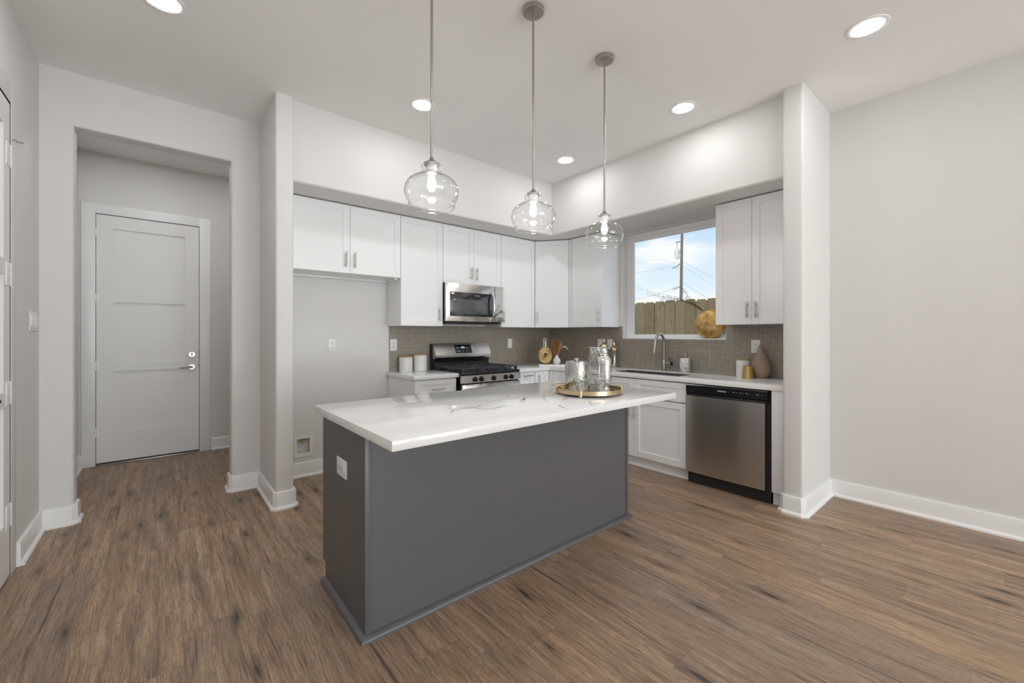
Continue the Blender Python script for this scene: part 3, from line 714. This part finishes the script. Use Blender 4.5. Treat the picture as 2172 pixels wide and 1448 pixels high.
# local x = 1.85 - y, local y = x - 3.56
MB().box(.004, .664, .022, .58, .0, CB - .003).build('tub', 'blackm', dw, smooth=0)
q = MB(); n = 14
prof = [(.006 + .628 * i / n, -.018 - .006 * math.sin(math.pi * i / n)) for i in range(n + 1)]
q.extr(prof + [(.634, .02), (.006, .02)], lambda p: (p[0], p[1], .102), lambda p: (p[0], p[1], .768)); q.build('door', 'steelv', dw, smooth=20)
q = MB(); q.extr([(-.008, .795), (-.020, .800), (-.020, .858), (-.012, .866), (.02, .866), (.02, .770), (-.002, .770)], lambda p: (.006, p[0], p[1]), lambda p: (.650, p[0], p[1])); q.build('control_panel', 'black', dw, smooth=20)
MB().box(.004, .664, .040, .58, 0, .100).build('toe_kick', 'blackm', dw, smooth=0)
def text(parent, s_, loc, rot, size, mt, name='lettering', align='CENTER', ext=.0004):
    cu = bpy.data.curves.new(name, 'FONT'); cu.body = s_; cu.size = size; cu.extrude = ext; cu.align_x = align; cu.align_y = 'CENTER'; cu.offset = .0002
    tmp = bpy.data.objects.new(name, cu); COL.objects.link(tmp); bpy.context.view_layer.update()
    me = bpy.data.meshes.new_from_object(tmp.evaluated_get(bpy.context.evaluated_depsgraph_get())); bpy.data.objects.remove(tmp); me.materials.clear(); me.materials.append(M[mt]); me.name = name
    o_ = bpy.data.objects.new(name, me); COL.objects.link(o_); o_.parent = parent; o_.location = loc; o_.rotation_euler = rot; return o_
text(dw, 'FRIGIDAIRE', (.313, -.0208, .829), (R(90), 0, 0), .0135, 'white_print')
for x, w_ in ((.406, .016), (.430, .004), (.459, .014), (.479, .004), (.504, .018), (.527, .004), (.583, .018), (.612, .004)):
    MB().box(x - w_ / 2, x + w_ / 2, -.0208, -.0195, .8305, .8335).build('button_mark', 'mark', dw, smooth=0)

# ================================================================ microwave
mwv = thing('microwave', 'over-the-range stainless microwave with a curved bar handle', 'microwave', (2.262, 3.775, 0))
# local x = X-2.262, y = Y-3.775
MB().box(.003, .757, .030, .392, 1.432, 1.846, .002).build('casing', 'black', mwv)
q = MB(); q.box(.03, .73, .04, .38, 1.420, 1.433, .003); q.build('bottom_vent', 'blackm', mwv)
q = MB(); q.box(.0, .760, 0, .030, 1.440, 1.846, .004); q.build('front_panel', 'steel', mwv)
MB().box(.045, .752, -.0025, .002, 1.495, 1.752, .001).build('glass_front', 'glassblk', mwv)
MB().box(.642, .7515, -.0034, -.0015, 1.497, 1.750).build('control_panel', 'panelglass', mwv, smooth=0)
MB().box(.083, .540, -.0032, -.001, 1.519, 1.678, .001).build('window', 'mwwin', mwv)
MB().box(.638, .640, -.0028, .0, 1.442, 1.845).build('door_seam', 'blackm', mwv, smooth=0)
q = MB(); pts = []
for k in range(17):
    a = k / 16; z = 1.447 + .342 * a; s_ = math.sin(math.pi * a); pts.append((.590 + .018 * s_ * 0, -.004 - .046 * s_ ** .6, z))
q.tube(pts, [.012] + [.0155] * 15 + [.012], 12); q.build('handle', 'chrome', mwv)
text(mwv, 'FRIGIDAIRE', (.394, -.0030, 1.722), (R(90), 0, 0), .0115, 'white_print')

# ================================================================ gas range
rg = thing('gas_range', 'stainless steel gas range with black grates and five knobs', 'gas range', (2.276, 3.50, 0))
RWd = .762
# local x = X-2.276, y = Y-3.50
MB().box(.003, RWd - .003, .022, .655, .03, .905).build('body', 'black', rg, smooth=0)
q = MB(); q.box(.0, RWd, .0, .62, .888, .917, .008, 3); q.build('cooktop', 'black', rg)
q = MB(); q.extr([(-.016, .812), (-.006, .887), (.03, .887), (.03, .812)], lambda p: (0, p[0], p[1]), lambda p: (RWd, p[0], p[1])); q.build('knob_panel', 'steel', rg, smooth=0)
for x in (.150, .230, .387, .549, .629):
    q = MB(); q.tube([(x, -.010, .8465), (x, -.018, .8460), (x, -.034, .8445)], [.026, .0255, .021], 24)
    q.box(x - .0055, x + .0055, -.044, -.030, .8225, .866, .003); q.build('knob', 'black', rg)
q = MB(); q.box(.004, RWd - .004, -.012, .022, .17, .797, .004); q.build('oven_door', 'steel', rg)
MB().box(.09, RWd - .09, -.015, -.010, .30, .62, .002).build('oven_window', 'glassblk', rg)
for x0, x1 in ((.04, .14), (.21, .24), (.28, .40), (.43, .54), (.57, .60), (.65, .74)): MB().box(x0, x1, -.0135, -.008, .786, .791).build('vent_slot', 'blackm', rg, smooth=0)
q = MB(); q.cyl((.03, -.050, .752), (RWd - .03, -.050, .752), .013, seg=18)
for x in (.06, RWd - .06): q.cyl((x, -.050, .752), (x, -.010, .752), .010, seg=12)
q.build('oven_handle', 'steelplain', rg)
q = MB(); q.box(.004, RWd - .004, -.008, .022, .03, .162, .004); q.build('drawer', 'steel', rg)
q = MB(); q.extr([(.600, .905), (.600, 1.03), (.560, 1.032), (.560, 1.03), (.575, .990), (.570, .930), (.560, .905)][::-1], lambda p: (.006, p[0], p[1]), lambda p: (RWd - .006, p[0], p[1])); 
q.box(.0, RWd, .585, .660, .905, 1.195, .002)
q.build('backguard', 'black', rg, smooth=25)
q = MB(); q.extr([(.540, 1.030), (.528, 1.045), (.526, 1.072), (.585, 1.200), (.600, 1.204), (.600, 1.030)], lambda p: (.004, p[0], p[1]), lambda p: (RWd - .004, p[0], p[1])); q.build('backguard_panel', 'steel', rg, smooth=20)
# display lies on the slanted face
dn = Vector((0, .059, .128)).normalized(); nrm = Vector((0, -.128, .059)).normalized()
def onpanel(x, s_, o_=0): p = Vector((x, .526, 1.072)) + dn * s_ + nrm * o_; return tuple(p)
def panelbox(q, x0, x1, s0, s1, o0, o1):
    a = q.ring([onpanel(x0, s0, o0), onpanel(x1, s0, o0), onpanel(x1, s1, o0), onpanel(x0, s1, o0)]); c_ = q.ring([onpanel(x0, s0, o1), onpanel(x1, s0, o1), onpanel(x1, s1, o1), onpanel(x0, s1, o1)]); q.skin([a, c_])
q = MB(); panelbox(q, .268, .492, .018, .120, -.001, .0015); q.build('display', 'glassblk', rg, smooth=0)
q = MB(); panelbox(q, .352, .402, .078, .097, .001, .0022); q.build('clock_digits', 'clock', rg, smooth=0)
for x, a in [(x, .080) for x in (.290, .302, .318, .330, .425, .450)] + [(x, .038) for x in (.290, .302, .318, .330, .372, .425)]:
    q = MB(); panelbox(q, x - .004, x + .004, a, a + .010, .001, .0022); q.build('button_mark', 'mark', rg, smooth=0)
# burners + grates
for (x, y) in ((.14, .14), (.14, .42), (.381, .28), (.622, .14), (.622, .42)):
    q = MB(); q.lathe([(.0, .0), (.048, 0), (.046, .012), (.034, .014), (.034, .022), (.0, .024)], (x, y, .917), 24); q.build('burner', 'iron', rg)
for gi, (x0, x1) in enumerate(((.018, .262), (.268, .494), (.500, .744))):
    q = MB(); t_ = .0065; zt, zb = .958, .945
    for y in (.03, .30, .575): q.box(x0, x1, y - t_, y + t_, zb, zt, .002)
    for x in (x0 + t_, (x0 + x1) / 2, x1 - t_): q.box(x - t_, x + t_, .03, .575, zb, zt, .002)
    for y in (.12, .165, .41, .455):
        q.box(x0, x0 + .075, y - t_ * .8, y + t_ * .8, zb, zt, .002); q.box(x1 - .075, x1, y - t_ * .8, y + t_ * .8, zb, zt, .002)
    for x in (x0 + .008, x1 - .008, (x0 + x1) / 2):
        for y in (.032, .30, .573): q.box(x - .007, x + .007, y - .007, y + .007, .916, zb + .002)
    for y in (.033,): 
        for k in range(4):
            xx = x0 + .03 + k * (x1 - x0 - .06) / 3; q.box(xx - .006, xx + .006, y - .006, y + .006, .917, zb)
    q.build('grate', 'iron', rg)

# ================================================================ ceiling downlights
def downlight(label, x, y):
    r_ = thing('recessed_light', label, 'ceiling light', (x, y, H), 0, 'recessed ceiling downlights')
    q = MB(); q.lathe([(.070, -.001), (.074, -.004), (.094, -.006), (.099, -.004), (.100, 0.0)], seg=48); q.build('trim_ring', 'ceiling', r_)
    q = MB(); q.lathe([(.0, -.0035), (.071, -.0035), (.072, -.0005), (0, -.0005)], seg=40); q.build('light_lens', 'lens', r_); return r_
lt = downlight('recessed ceiling downlight nearest the hall opening, cut by the top edge', 0, 2.94)
for x, y, lb in ((1.565, 2.965, 'recessed downlight beside the leftmost pendant rod, above the wall cabinets'),
                 (3.19, 2.957, 'recessed downlight closest to the soffit corner, between the middle and right pendants'),
                 (3.172, 1.677, 'recessed downlight right of the rightmost pendant rod, in front of the window soffit'),
                 (3.166, .544, 'large recessed downlight nearest the right wall'),
                 (1.58, .40, 'recessed downlight overhead in front of the island'), (0, .54, 'recessed downlight directly above the camera side'),
                 (0, -1.2, 'recessed downlight in the rear of the room, left'), (1.58, -1.2, 'recessed downlight in the rear of the room, middle'),
                 (3.166, -1.2, 'recessed downlight in the rear of the room, right'),
                 (0, -3.6, 'far recessed downlight near the rear glazing, left'), (3.166, -3.6, 'far recessed downlight near the rear glazing, right')):
    dup(lt, (x, y, H), 0, lb)
dup(lt, (1.0, 5.0, H), 0, 'recessed downlight inside the hall, out of sight to the right')
dup(lt, (.05, 4.9, H), 0, 'added unseen fill downlight inside the hall, hidden by the opening header')  # extra lamp added out of sight to brighten the hall

# ================================================================ glass pendants
def pendant(label, x, y, zb=1.868):
    r_ = thing('pendant_lamp', label, 'pendant light', (x, y, H), 0, 'clear glass pendants over the island')
    k = zb - H      # glass bottom, local
    q = MB(); q.lathe([(.0, -.024), (.010, -.024), (.056, -.022), (.060, -.018), (.060, 0)], seg=40)
    for s_ in (-1, 1): q.cyl((s_ * .035, 0, -.022), (s_ * .035, 0, -.028), .0045, seg=10)
    q.cyl((0, 0, -.02), (0, 0, -.040), .009, seg=14); q.build('ceiling_canopy', 'nickel', r_)
    q = MB(); q.cyl((0, 0, -.03), (0, 0, k + .225), .0065, seg=14); q.build('rod', 'nickel', r_)
    q = MB(); q.lathe([(.0, .240), (.008, .239), (.010, .231), (.019, .222), (.030, .215), (.034, .210), (.034, .203), (.0, .203)], (0, 0, k), 32); q.build('fitter_cap', 'nickel', r_)
    q = MB(); q.lathe([(.0, .204), (.026, .204), (.026, .186), (.021, .178), (.0205, .166), (.0, .165)], (0, 0, k), 28); q.build('socket', 'ceramic', r_)
    q = MB(); q.lathe([(.0, .168), (.010, .166), (.012, .154), (.0165, .136), (.020, .118), (.0175, .098), (.009, .086), (.0, .083)], (0, 0, k), 24); q.build('bulb', 'bulb', r_)
    pf = [(.030, .212), (.040, .209), (.047, .201), (.0487, .192), (.0455, .181), (.037, .172), (.033, .167), (.038, .162), (.060, .155), (.086, .144), (.106, .129), (.118, .110), (.1235, .088), (.122, .070), (.117, .053), (.108, .039), (.102, .031), (.1018, .028), (.105, .025), (.1065, .020), (.105, .013), (.101, .010)]
    q = MB(); q.lathe(pf + [(r - .0022, z + .0004) for r, z in reversed(pf)], (0, 0, k), 64); q.build('glass_shade', 'shade', r_, smooth=60)
    return r_
p_ = pendant('leftmost clear glass pendant lamp, hanging nearest the camera', .942, 1.70)
dup(p_, (1.575, 1.702, H), 0, 'middle clear glass pendant lamp of the three over the island')
dup(p_, (2.208, 1.704, H), 0, 'rightmost clear glass pendant lamp, nearest the window')

# ================================================================ things on the worktops
def lathe_thing(name, label, cat, loc, prof, mt, group=None, part=None, seg=40, smooth=40):
    q = MB(loc); q.lathe(prof, loc, seg); o_ = q.build(name, mt, smooth=smooth); return tag(o_, label, cat, group)
def canister(label, loc, r, h):
    c_ = thing('canister', label, 'canister', loc, 0, 'white ceramic canisters with wooden lids')
    MB().lathe([(.0, 0), (r * .96, 0), (r, .004), (r, h - .014), (.0, h - .013)], seg=48).build('jar', 'matte', c_)
    MB().lathe([(.0, h - .013), (r * .98, h - .013), (r * .98, h - .002), (r * .95, h), (.0, h)], seg=48).build('lid', 'lidwood', c_)
    return c_
canister('shorter white canister with wood lid, left of the pair by the range', (1.960, 4.084, CT), .069, .160)
canister('taller white canister with wood lid, right of the pair by the range', (2.123, 4.084, CT), .072, .178)
# quartz riser slab in the corner
rs = thing('marble_board', 'white stone board in the worktop corner under the gold ring vase', 'board', (3.455, 3.63, CT), math.atan2(-.6412, .7674))
MB().box(0, .36, 0, .25, 0, .024, .003).build('slab', 'quartz', rs)
ZB = CT + .024
gv = thing('ring_vase', 'gold ring-shaped vase with a narrow neck on the stone board', 'vase', (3.628, 3.698, ZB), R(-25))
q = MB(); seg = 48; rings = []
for k in range(seg):
    a = 2 * math.pi * k / seg; cr, tr = .0645, .0435
    rings.append(q.ring([((cr + tr * math.cos(b2)) * math.cos(a) * .86, .022 * math.sin(b2), .107 + (cr + tr * math.cos(b2)) * math.sin(a)) for b2 in [2 * math.pi * j / 16 for j in range(16)]]))
rings.append(rings[0]); q.skin(rings, False, False); ob = q.build('ring_body', 'swirl', gv)
for v in ob.data.vertices: v.co.z -= .107
ob.location = (0, 0, .107)
MB().lathe([(.013, .20), (.012, .215), (.011, .29), (.013, .30), (.009, .30), (.009, .21)], seg=20).build('neck', 'gold', gv)
lathe_thing('bud_vase', 'small round white bud vase holding rust feathers', 'vase', (3.726, 3.600, ZB), [(.0, 0), (.030, 0), (.045, .018), (.048, .040), (.042, .062), (.025, .080), (.016, .092), (.015, .108), (.018, .112), (.012, .112), (.011, .094)], 'matte')
# feathers / dried plumes
def plume(q, pts, w_, mi):
    q.mi = mi; P_ = [Vector(p) for p in pts]; N = 22; rnd = random.Random(len(q.bm.verts))
    def at(s_): 
        s_ = s_ * (len(P_) - 1); i = min(int(s_), len(P_) - 2); return P_[i].lerp(P_[i + 1], s_ - i)
    q.tube([at(k / 8) for k in range(9)], [.0016 - .0012 * k / 8 for k in range(9)], 6)
    for k in range(N):
        s_ = .30 + .68 * k / N; p = at(s_); d = (at(min(s_ + .05, 1)) - at(s_ - .05)).normalized()
        wd = 1.35 * w_ * math.sin(math.pi * (k + 1) / (N + 1)) ** .7
        for sd in range(4):
            ax = d.cross(Vector((math.cos(sd * 1.57 + k), math.sin(sd * 1.57 + k), .2))).normalized()
            e_ = p + ax * wd * rnd.uniform(.6, 1) + d * wd * rnd.uniform(.7, 1.3)
            q.tube([p, (p + e_) / 2 + d * .002, e_], [.0014, .0018, .0005], 4)
fb = thing('feather_spray', 'spray of rust and cream feathers standing in the white bud vase', 'dried flowers', (3.726, 3.600, ZB + .05))
q = MB(); rr_ = Vector((.7674, -.6412, 0)); ff_ = Vector((.6412, .7674, 0))
def sp_(a, h_, bend, w_, mi, q=q): 
    base_ = Vector((0, 0, 0)); mid = Vector((0, 0, .06)) + rr_ * a * .25; top = rr_ * a + ff_ * bend + Vector((0, 0, h_)); plume(q, [base_, mid, (mid + top) / 2 + Vector((0, 0, .02)), top], w_, mi)
for a, h_, bn, w_ in ((-.075, .20, .02, .022), (-.05, .26, -.02, .024), (-.03, .22, .03, .026), (-.01, .25, 0, .026), (.012, .235, .02, .026), (.035, .255, -.02, .024), (.055, .20, .02, .022), (.085, .225, 0, .014)): sp_(a, h_, bn, w_, 0)
q.build('rust_plumes', 'feather', fb)
q = MB(); sp_(.055, .215, -.03, .008, 0, q); plume(q, [(0, 0, .04), tuple(rr_ * .05 + Vector((0, 0, .15))), tuple(rr_ * .10 + Vector((0, 0, .165))), tuple(rr_ * .150 + Vector((0, 0, .12)))], .010, 0); q.build('cream_plumes', 'cream', fb)

# gold-topped bottles
def gbottle(label, loc, h, body):
    b2 = thing('decorative_bottle', label, 'bottle', loc, 0, 'gold-topped bottles near the window')
    k = h
    MB().lathe([(.0, 0), (.046, 0), (.048, .012), (.034, .026), (.030, .040), (.031, k - .120), (.034, k - .112), (.0, k - .112)], seg=32).build('glass_body', body, b2)
    MB().lathe([(.036, k - .116), (.047, k - .108), (.048, k - .098), (.040, k - .082), (.024, k - .068), (.015, k - .060), (.018, k - .048), (.017, k - .036), (.010, k - .026), (.009, k - .012), (.026, k - .006), (.028, k - .001), (.0, k)], seg=32).build('gold_stopper', 'gold', b2)
    return b2
gbottle('gold-topped bottle farther left, its body hidden behind the crystal vase', (3.944, 3.050, CT), .349, 'bronze')
gbottle('gold-topped bottle with a smoky glass body, right of the crystal vase', (4.084, 3.011, CT), .309, 'hammer')

# soap pump
sb = thing('soap_dispenser', 'square grey marble soap dispenser with a gold pump', 'soap dispenser', (4.085, 2.137, CT), R(8))
MB().box(-.042, .042, -.042, .042, 0, .145, .006, 3).build('marble_body', 'marble', sb)
q = MB(); q.lathe([(.0, .145), (.016, .145), (.016, .157), (.008, .160), (.008, .176), (.014, .178), (.014, .196), (.0, .197)], seg=24); q.tube([(0, 0, .188), (-.035, 0, .188), (-.042, 0, .180)], .005, 8); q.build('pump', 'gold', sb)
# right-hand trio
cn = thing('canister', 'white canister with wood lid behind the small gold cup', 'canister', (4.052, 1.570, CT), 0, 'white ceramic canisters with wooden lids')
MB().lathe([(.0, 0), (.054, 0), (.056, .004), (.056, .152), (.0, .153)], seg=48).build('jar', 'matte', cn)
MB().lathe([(.0, .153), (.055, .153), (.055, .164), (.0, .166)], seg=48).build('lid', 'lidwood', cn)
lathe_thing('gold_cup', 'small faceted satin gold cup in front of the taupe vase', 'cup', (3.955, 1.492, CT), [(.0, 0), (.044, 0), (.046, .003), (.036, .108), (.034, .108), (.040, .006), (0, .005)], 'goldm', seg=10, smooth=20)
lathe_thing('teardrop_vase', 'tall taupe teardrop vase beside the pillar', 'vase', (4.068, 1.432, CT), [(.0, 0), (.042, 0), (.060, .018), (.076, .050), (.081, .085), (.076, .122), (.060, .165), (.040, .205), (.024, .245), (.017, .272), (.016, .294), (.011, .294), (.012, .26)], 'taupe')

# foil vase on the window stool
fv = thing('foil_vase', 'round flat gold leaf vase standing on the window sill', 'vase', (4.215, 1.952, WZ0 + .008), R(0))
q = MB(); prof = []; n = 20
for i in range(n + 1):
    a = -math.pi / 2 + math.pi * i / n * .93 + .12; prof.append((.152 * math.cos(a), .146 + .150 * math.sin(a)))
q.lathe([(0, prof[0][1])] + prof + [(prof[-1][0] - .006, prof[-1][1] - .004)], seg=10 * 4, sx=.27, sy=1.0); q.build('vase_body', 'foil', fv, smooth=30)
# leafy branches
br = thing('leafy_branch', 'dark leafy branches reaching left out of the gold leaf vase', 'branch', (4.215, 2.00, WZ0 + .07))
q = MB(br.location); lv = MB(br.location); rnd = random.Random(4)
def branch(pts, r0=.0035):
    P_ = [Vector(p) for p in pts]; q.tube(P_, [r0 * (1 - .75 * i / (len(P_) - 1)) for i in range(len(P_))], 6)
    for a, c_ in zip(P_[2:], P_[3:]):
        for k in range(34):
            p = a.lerp(c_, k / 34) + Vector((rnd.uniform(-.03, .03), rnd.uniform(-.025, .025), rnd.gauss(-.006, .018)))
            d = Vector((rnd.uniform(-1, 1), rnd.uniform(-1, 1), rnd.uniform(-.6, .6))).normalized(); e_ = d.cross(Vector((0, 0, 1))).normalized(); s_ = rnd.uniform(.006, .010)
            lv.face(lv.ring([p, p + d * s_ + e_ * s_ * .5 + Vector((0, 0, .002)), p + d * s_ * 2, p + d * s_ - e_ * s_ * .5 + Vector((0, 0, .002))]))
branch([(4.215, 2.00, 1.33), (4.215, 2.00, 1.53), (4.21, 2.06, 1.585), (4.20, 2.14, 1.630), (4.19, 2.24, 1.668), (4.18, 2.36, 1.682), (4.17, 2.47, 1.690)])
branch([(4.215, 2.00, 1.33), (4.212, 2.01, 1.54), (4.20, 2.09, 1.605), (4.19, 2.14, 1.66), (4.18, 2.18, 1.73), (4.18, 2.22, 1.785)], .0025)
branch([(4.215, 2.00, 1.33), (4.205, 2.01, 1.54), (4.18, 2.12, 1.615), (4.17, 2.24, 1.655), (4.16, 2.33, 1.655), (4.15, 2.42, 1.63), (4.15, 2.47, 1.60)], .0025)
branch([(4.215, 2.00, 1.33), (4.21, 2.02, 1.54), (4.19, 2.2, 1.66), (4.17, 2.38, 1.700), (4.15, 2.50, 1.725), (4.14, 2.62, 1.768)], .0025)
q.build('twigs', 'twig', br); o_ = lv.build('leaves', 'leaf', br, smooth=0); o_['kind'] = 'stuff'

# ---------------------------------------------------------------- tray set on the island
TC = Vector((2.139, 1.776, CT)); camR = R(-39.8733)
tr = thing('serving_tray', 'round gold tray with mirrored base on the island, carrying the bar set', 'tray', (TC.x, TC.y, TC.z + .0006), camR)
q = MB(); q.lathe([(.0, .016), (.203, .016), (.205, .018), (.205, .040), (.209, .040), (.209, .014), (.0, .013)], seg=72); q.build('tray_rim', 'gold', tr)
q = MB(); q.lathe([(.0, .0175), (.202, .0175), (.202, .0165), (.0, .0165)], seg=72); q.build('mirror_base', 'chrome', tr)
for a in (180, 246, 0, 66, 120):
    x, y = .212 * math.cos(R(a)), .212 * math.sin(R(a))
    q = MB(); q.lathe([(.0, 0), (.008, 0), (.011, .006), (.010, .012), (.008, .018), (.008, .040), (.011, .044), (.009, .052), (.004, .058), (.0, .060)], (x, y, 0), 16); q.build('foot', 'gold', tr)
for s_, a0, a1 in ((1, 120, 180), (1, 0, 66)):
    q = MB(); pts = []
    for k in range(13):
        f_ = k / 12; a = R(a0 + (a1 - a0) * f_); rr2 = .212 + .040 * math.sin(math.pi * f_); pts.append((rr2 * math.cos(a), rr2 * math.sin(a), .046))
    q.tube(pts, .0028, 8); q.build('handle', 'gold', tr)
ZT = CT + .0184
ib = thing('ice_bucket', 'hammered silver ice bucket with a lid, left on the gold tray', 'ice bucket', (2.123, 1.868, ZT))
MB().lathe([(.0, 0), (.070, 0), (.074, .006), (.076, .180), (.074, .184), (.0, .184)], seg=64).build('bucket_body', 'hammer', ib)
q = MB(); q.lathe([(.0, .184), (.073, .184), (.073, .189), (.03, .194), (.010, .195), (.010, .200), (.020, .204), (.018, .209), (.0, .211)], seg=48); q.build('lid', 'hammer', ib)
ck = thing('cocktail_shaker', 'polished silver cocktail shaker on the right side of the tray', 'shaker', (2.222, 1.715, ZT))
MB().lathe([(.0, 0), (.038, 0), (.041, .006), (.041, .012), (.037, .020), (.036, .030), (.041, .048), (.044, .09), (.044, .172), (.047, .176), (.047, .182), (.0, .182)], seg=48).build('shaker_body', 'chrome', ck)
MB().lathe([(.046, .182), (.046, .188), (.042, .205), (.032, .222), (.020, .232), (.0, .234)], seg=48).build('strainer_dome', 'chrome', ck)
MB().lathe([(.018, .230), (.022, .236), (.019, .244), (.022, .254), (.018, .266), (.011, .274), (.0, .277)], seg=32).build('cap', 'chrome', ck)
cv = thing('crystal_vase', 'tall rectangular clear crystal vase with a curled motif, behind the shaker', 'vase', (2.272, 1.808, ZT), camR)
q = MB(); q.cells([-.062, -.056, .056, .062], [-.030, -.024, .024, .030], lambda i, j: not (i == 1 and j == 1), 0, .283, lambda u, v, w_: (u, v, w_)); q.box(-.062, .062, -.030, .030, 0, .02, .002); q.build('crystal_block', 'crystal', cv, smooth=30)
q = MB(); pts = []
for k in range(26):
    a = R(-60 + k * 17); rr2 = .021 - .0006 * k; pts.append((-.030 + rr2 * math.cos(a) * .9, -.033, .222 + rr2 * math.sin(a)))
q.tube(pts, .003, 6); q.tube([(-.048, -.033, .215), (-.050, -.033, .16), (-.044, -.033, .09), (-.034, -.033, .05)], .003, 6); q.build('curled_motif', 'crystal', cv)
def tumbler(label, x, y):
    g_ = thing('tumbler_glass', label, 'glass', (x, y, ZT), 0, 'cut crystal tumblers on the tray')
    pf = [(.0, .0), (.030, 0), (.033, .012), (.040, .040), (.050, .070), (.056, .094)]
    q = MB(); q.lathe(pf + [(.0535, .094), (.047, .068), (.036, .036), (.029, .016), (.0, .013)], seg=24); q.build('bowl', 'crystal', g_, smooth=20); return g_
g1 = tumbler('cut crystal tumbler in front of the silver ice bucket', 2.035, 1.748)
dup(g1, (2.108, 1.640, ZT), 0, 'cut crystal tumbler in front of the cocktail shaker')

# ================================================================ outside
og = MB().box(4.4, 60, -40, 60, -.35, -.25).build('ground_outside', 'outground', smooth=0); struct(og)
og = MB().box(-40, 4.4, -60, REAR - .2, -.35, -.25).build('ground_rear', 'outground', smooth=0); struct(og)
FX = 6.0
fn_ = thing('wooden_fence', 'weathered wooden privacy fence outside the kitchen window', 'fence', (FX, 3.4, -.25))
y = 2.0; k = 0
while y < 5.0:
    bw = .163 + random.uniform(-.012, .010); gap = .010 if k in (8, 12) else .0065; top = 1.822 + .006 * (y - 3.4) + random.uniform(-.007, .007); y1 = y + bw
    zb, c_ = -.22, .028
    q = MB(fn_.location); fx = FX + .006 * (k % 2)
    q.extr([(y, zb), (y1, zb), (y1, top - c_), (y1 - c_ * .9, top), (y + c_ * .9, top), (y, top - c_)], lambda p: (fx, p[0], p[1]), lambda p: (fx + .018, p[0], p[1]))
    q.build('board', 'fence', fn_, smooth=0)
    if gap < .008:
        q = MB(fn_.location); q.box(FX + .030, FX + .042, y1 - .05, y1 + gap + .05, zb, top - .05); q.build('batten', 'fence', fn_, smooth=0)  # strip added behind the gap so the seam reads dark
    y = y1 + gap; k += 1
q = MB(fn_.location)
for z in (.1, .85, 1.55): q.box(FX + .043, FX + .080, 1.9, 5.1, z, z + .085)
q.build('rail', 'fence', fn_, smooth=0)
PX = 40.0
pl = thing('utility_pole', 'wooden utility pole with a white transformer beyond the fence', 'utility pole', (PX, 21.39, -.3))
q = MB(); q.tube([(0, 0, 0), (.02, -.02, 6), (.12, -.10, 14)], [.16, .145, .11], 14); q.build('pole', 'polewood', pl)
q = MB(); q.lathe([(.0, 0), (.20, 0), (.21, .05), (.21, .85), (.17, .98), (.0, 1.0)], (-.05, .34, 9.25), 20); q.build('transformer', 'plate', pl)
q = MB(); q.tube([(-.05, .34, 10.2), (-.05, .36, 10.9)], .03, 8); q.tube([(-.1, .55, 9.4), (-.1, .58, 10.1)], .02, 8); q.box(-.1, .1, .05, .5, 10.9, 10.98); q.box(-.1, .1, .05, .45, 9.9, 9.98); q.build('bracket', 'wire', pl)
q = MB(); q.tube([(0, .1, 8.75), (-.1, .35, 8.45), (-.1, .85, 8.35)], .05, 8); q.tube([(0, .1, 6.45), (-.1, .45, 6.25), (-.1, .8, 6.20)], .05, 8); q.build('insulator', 'wire', pl)
G3 = 'overhead wires at the utility pole'
def wire(label, a, c_, sag=.3, r=.02):
    r *= .6
    a, c_ = Vector(a), Vector(c_); mid = (a + c_) / 2
    q = MB(mid); q.tube([a.lerp(c_, k / 12) - Vector((0, 0, sag * 4 * (k / 12) * (1 - k / 12))) for k in range(13)], r, 6)
    tag(q.build('power_line', 'wire'), label, 'wire', G3)
wire('upper wire leaving the pole to the left', (PX, 21.5, 8.35), (PX, 32.0, 8.9), .5)
wire('curved wire arching above the upper left wire', (PX - .05, 21.9, 8.5), (PX, 26.0, 9.05), -.45, .018)
wire('lower sagging wire running left from the pole', (PX, 21.7, 6.2), (PX, 32.5, 5.9), .9, .026)
wire('thin wire descending from the upper left to the pole', (PX + .1, 21.4, 5.0), (PX, 33.0, 8.5), .2, .018)
wire('upper wire falling to the right of the pole', (PX, 21.2, 8.6), (PX, 14.5, 4.6), .1, .022)
wire('second wire falling to the right of the pole', (PX, 21.2, 8.2), (PX, 14.5, 3.6), .15, .018)
wire('lower wire falling steeply right from the pole', (PX, 21.2, 6.5), (PX, 15.6, 3.1), .2, .026)
wire('low nearly level wire right of the pole', (PX, 21.0, 5.0), (PX, 12.5, 4.6), .4, .016)
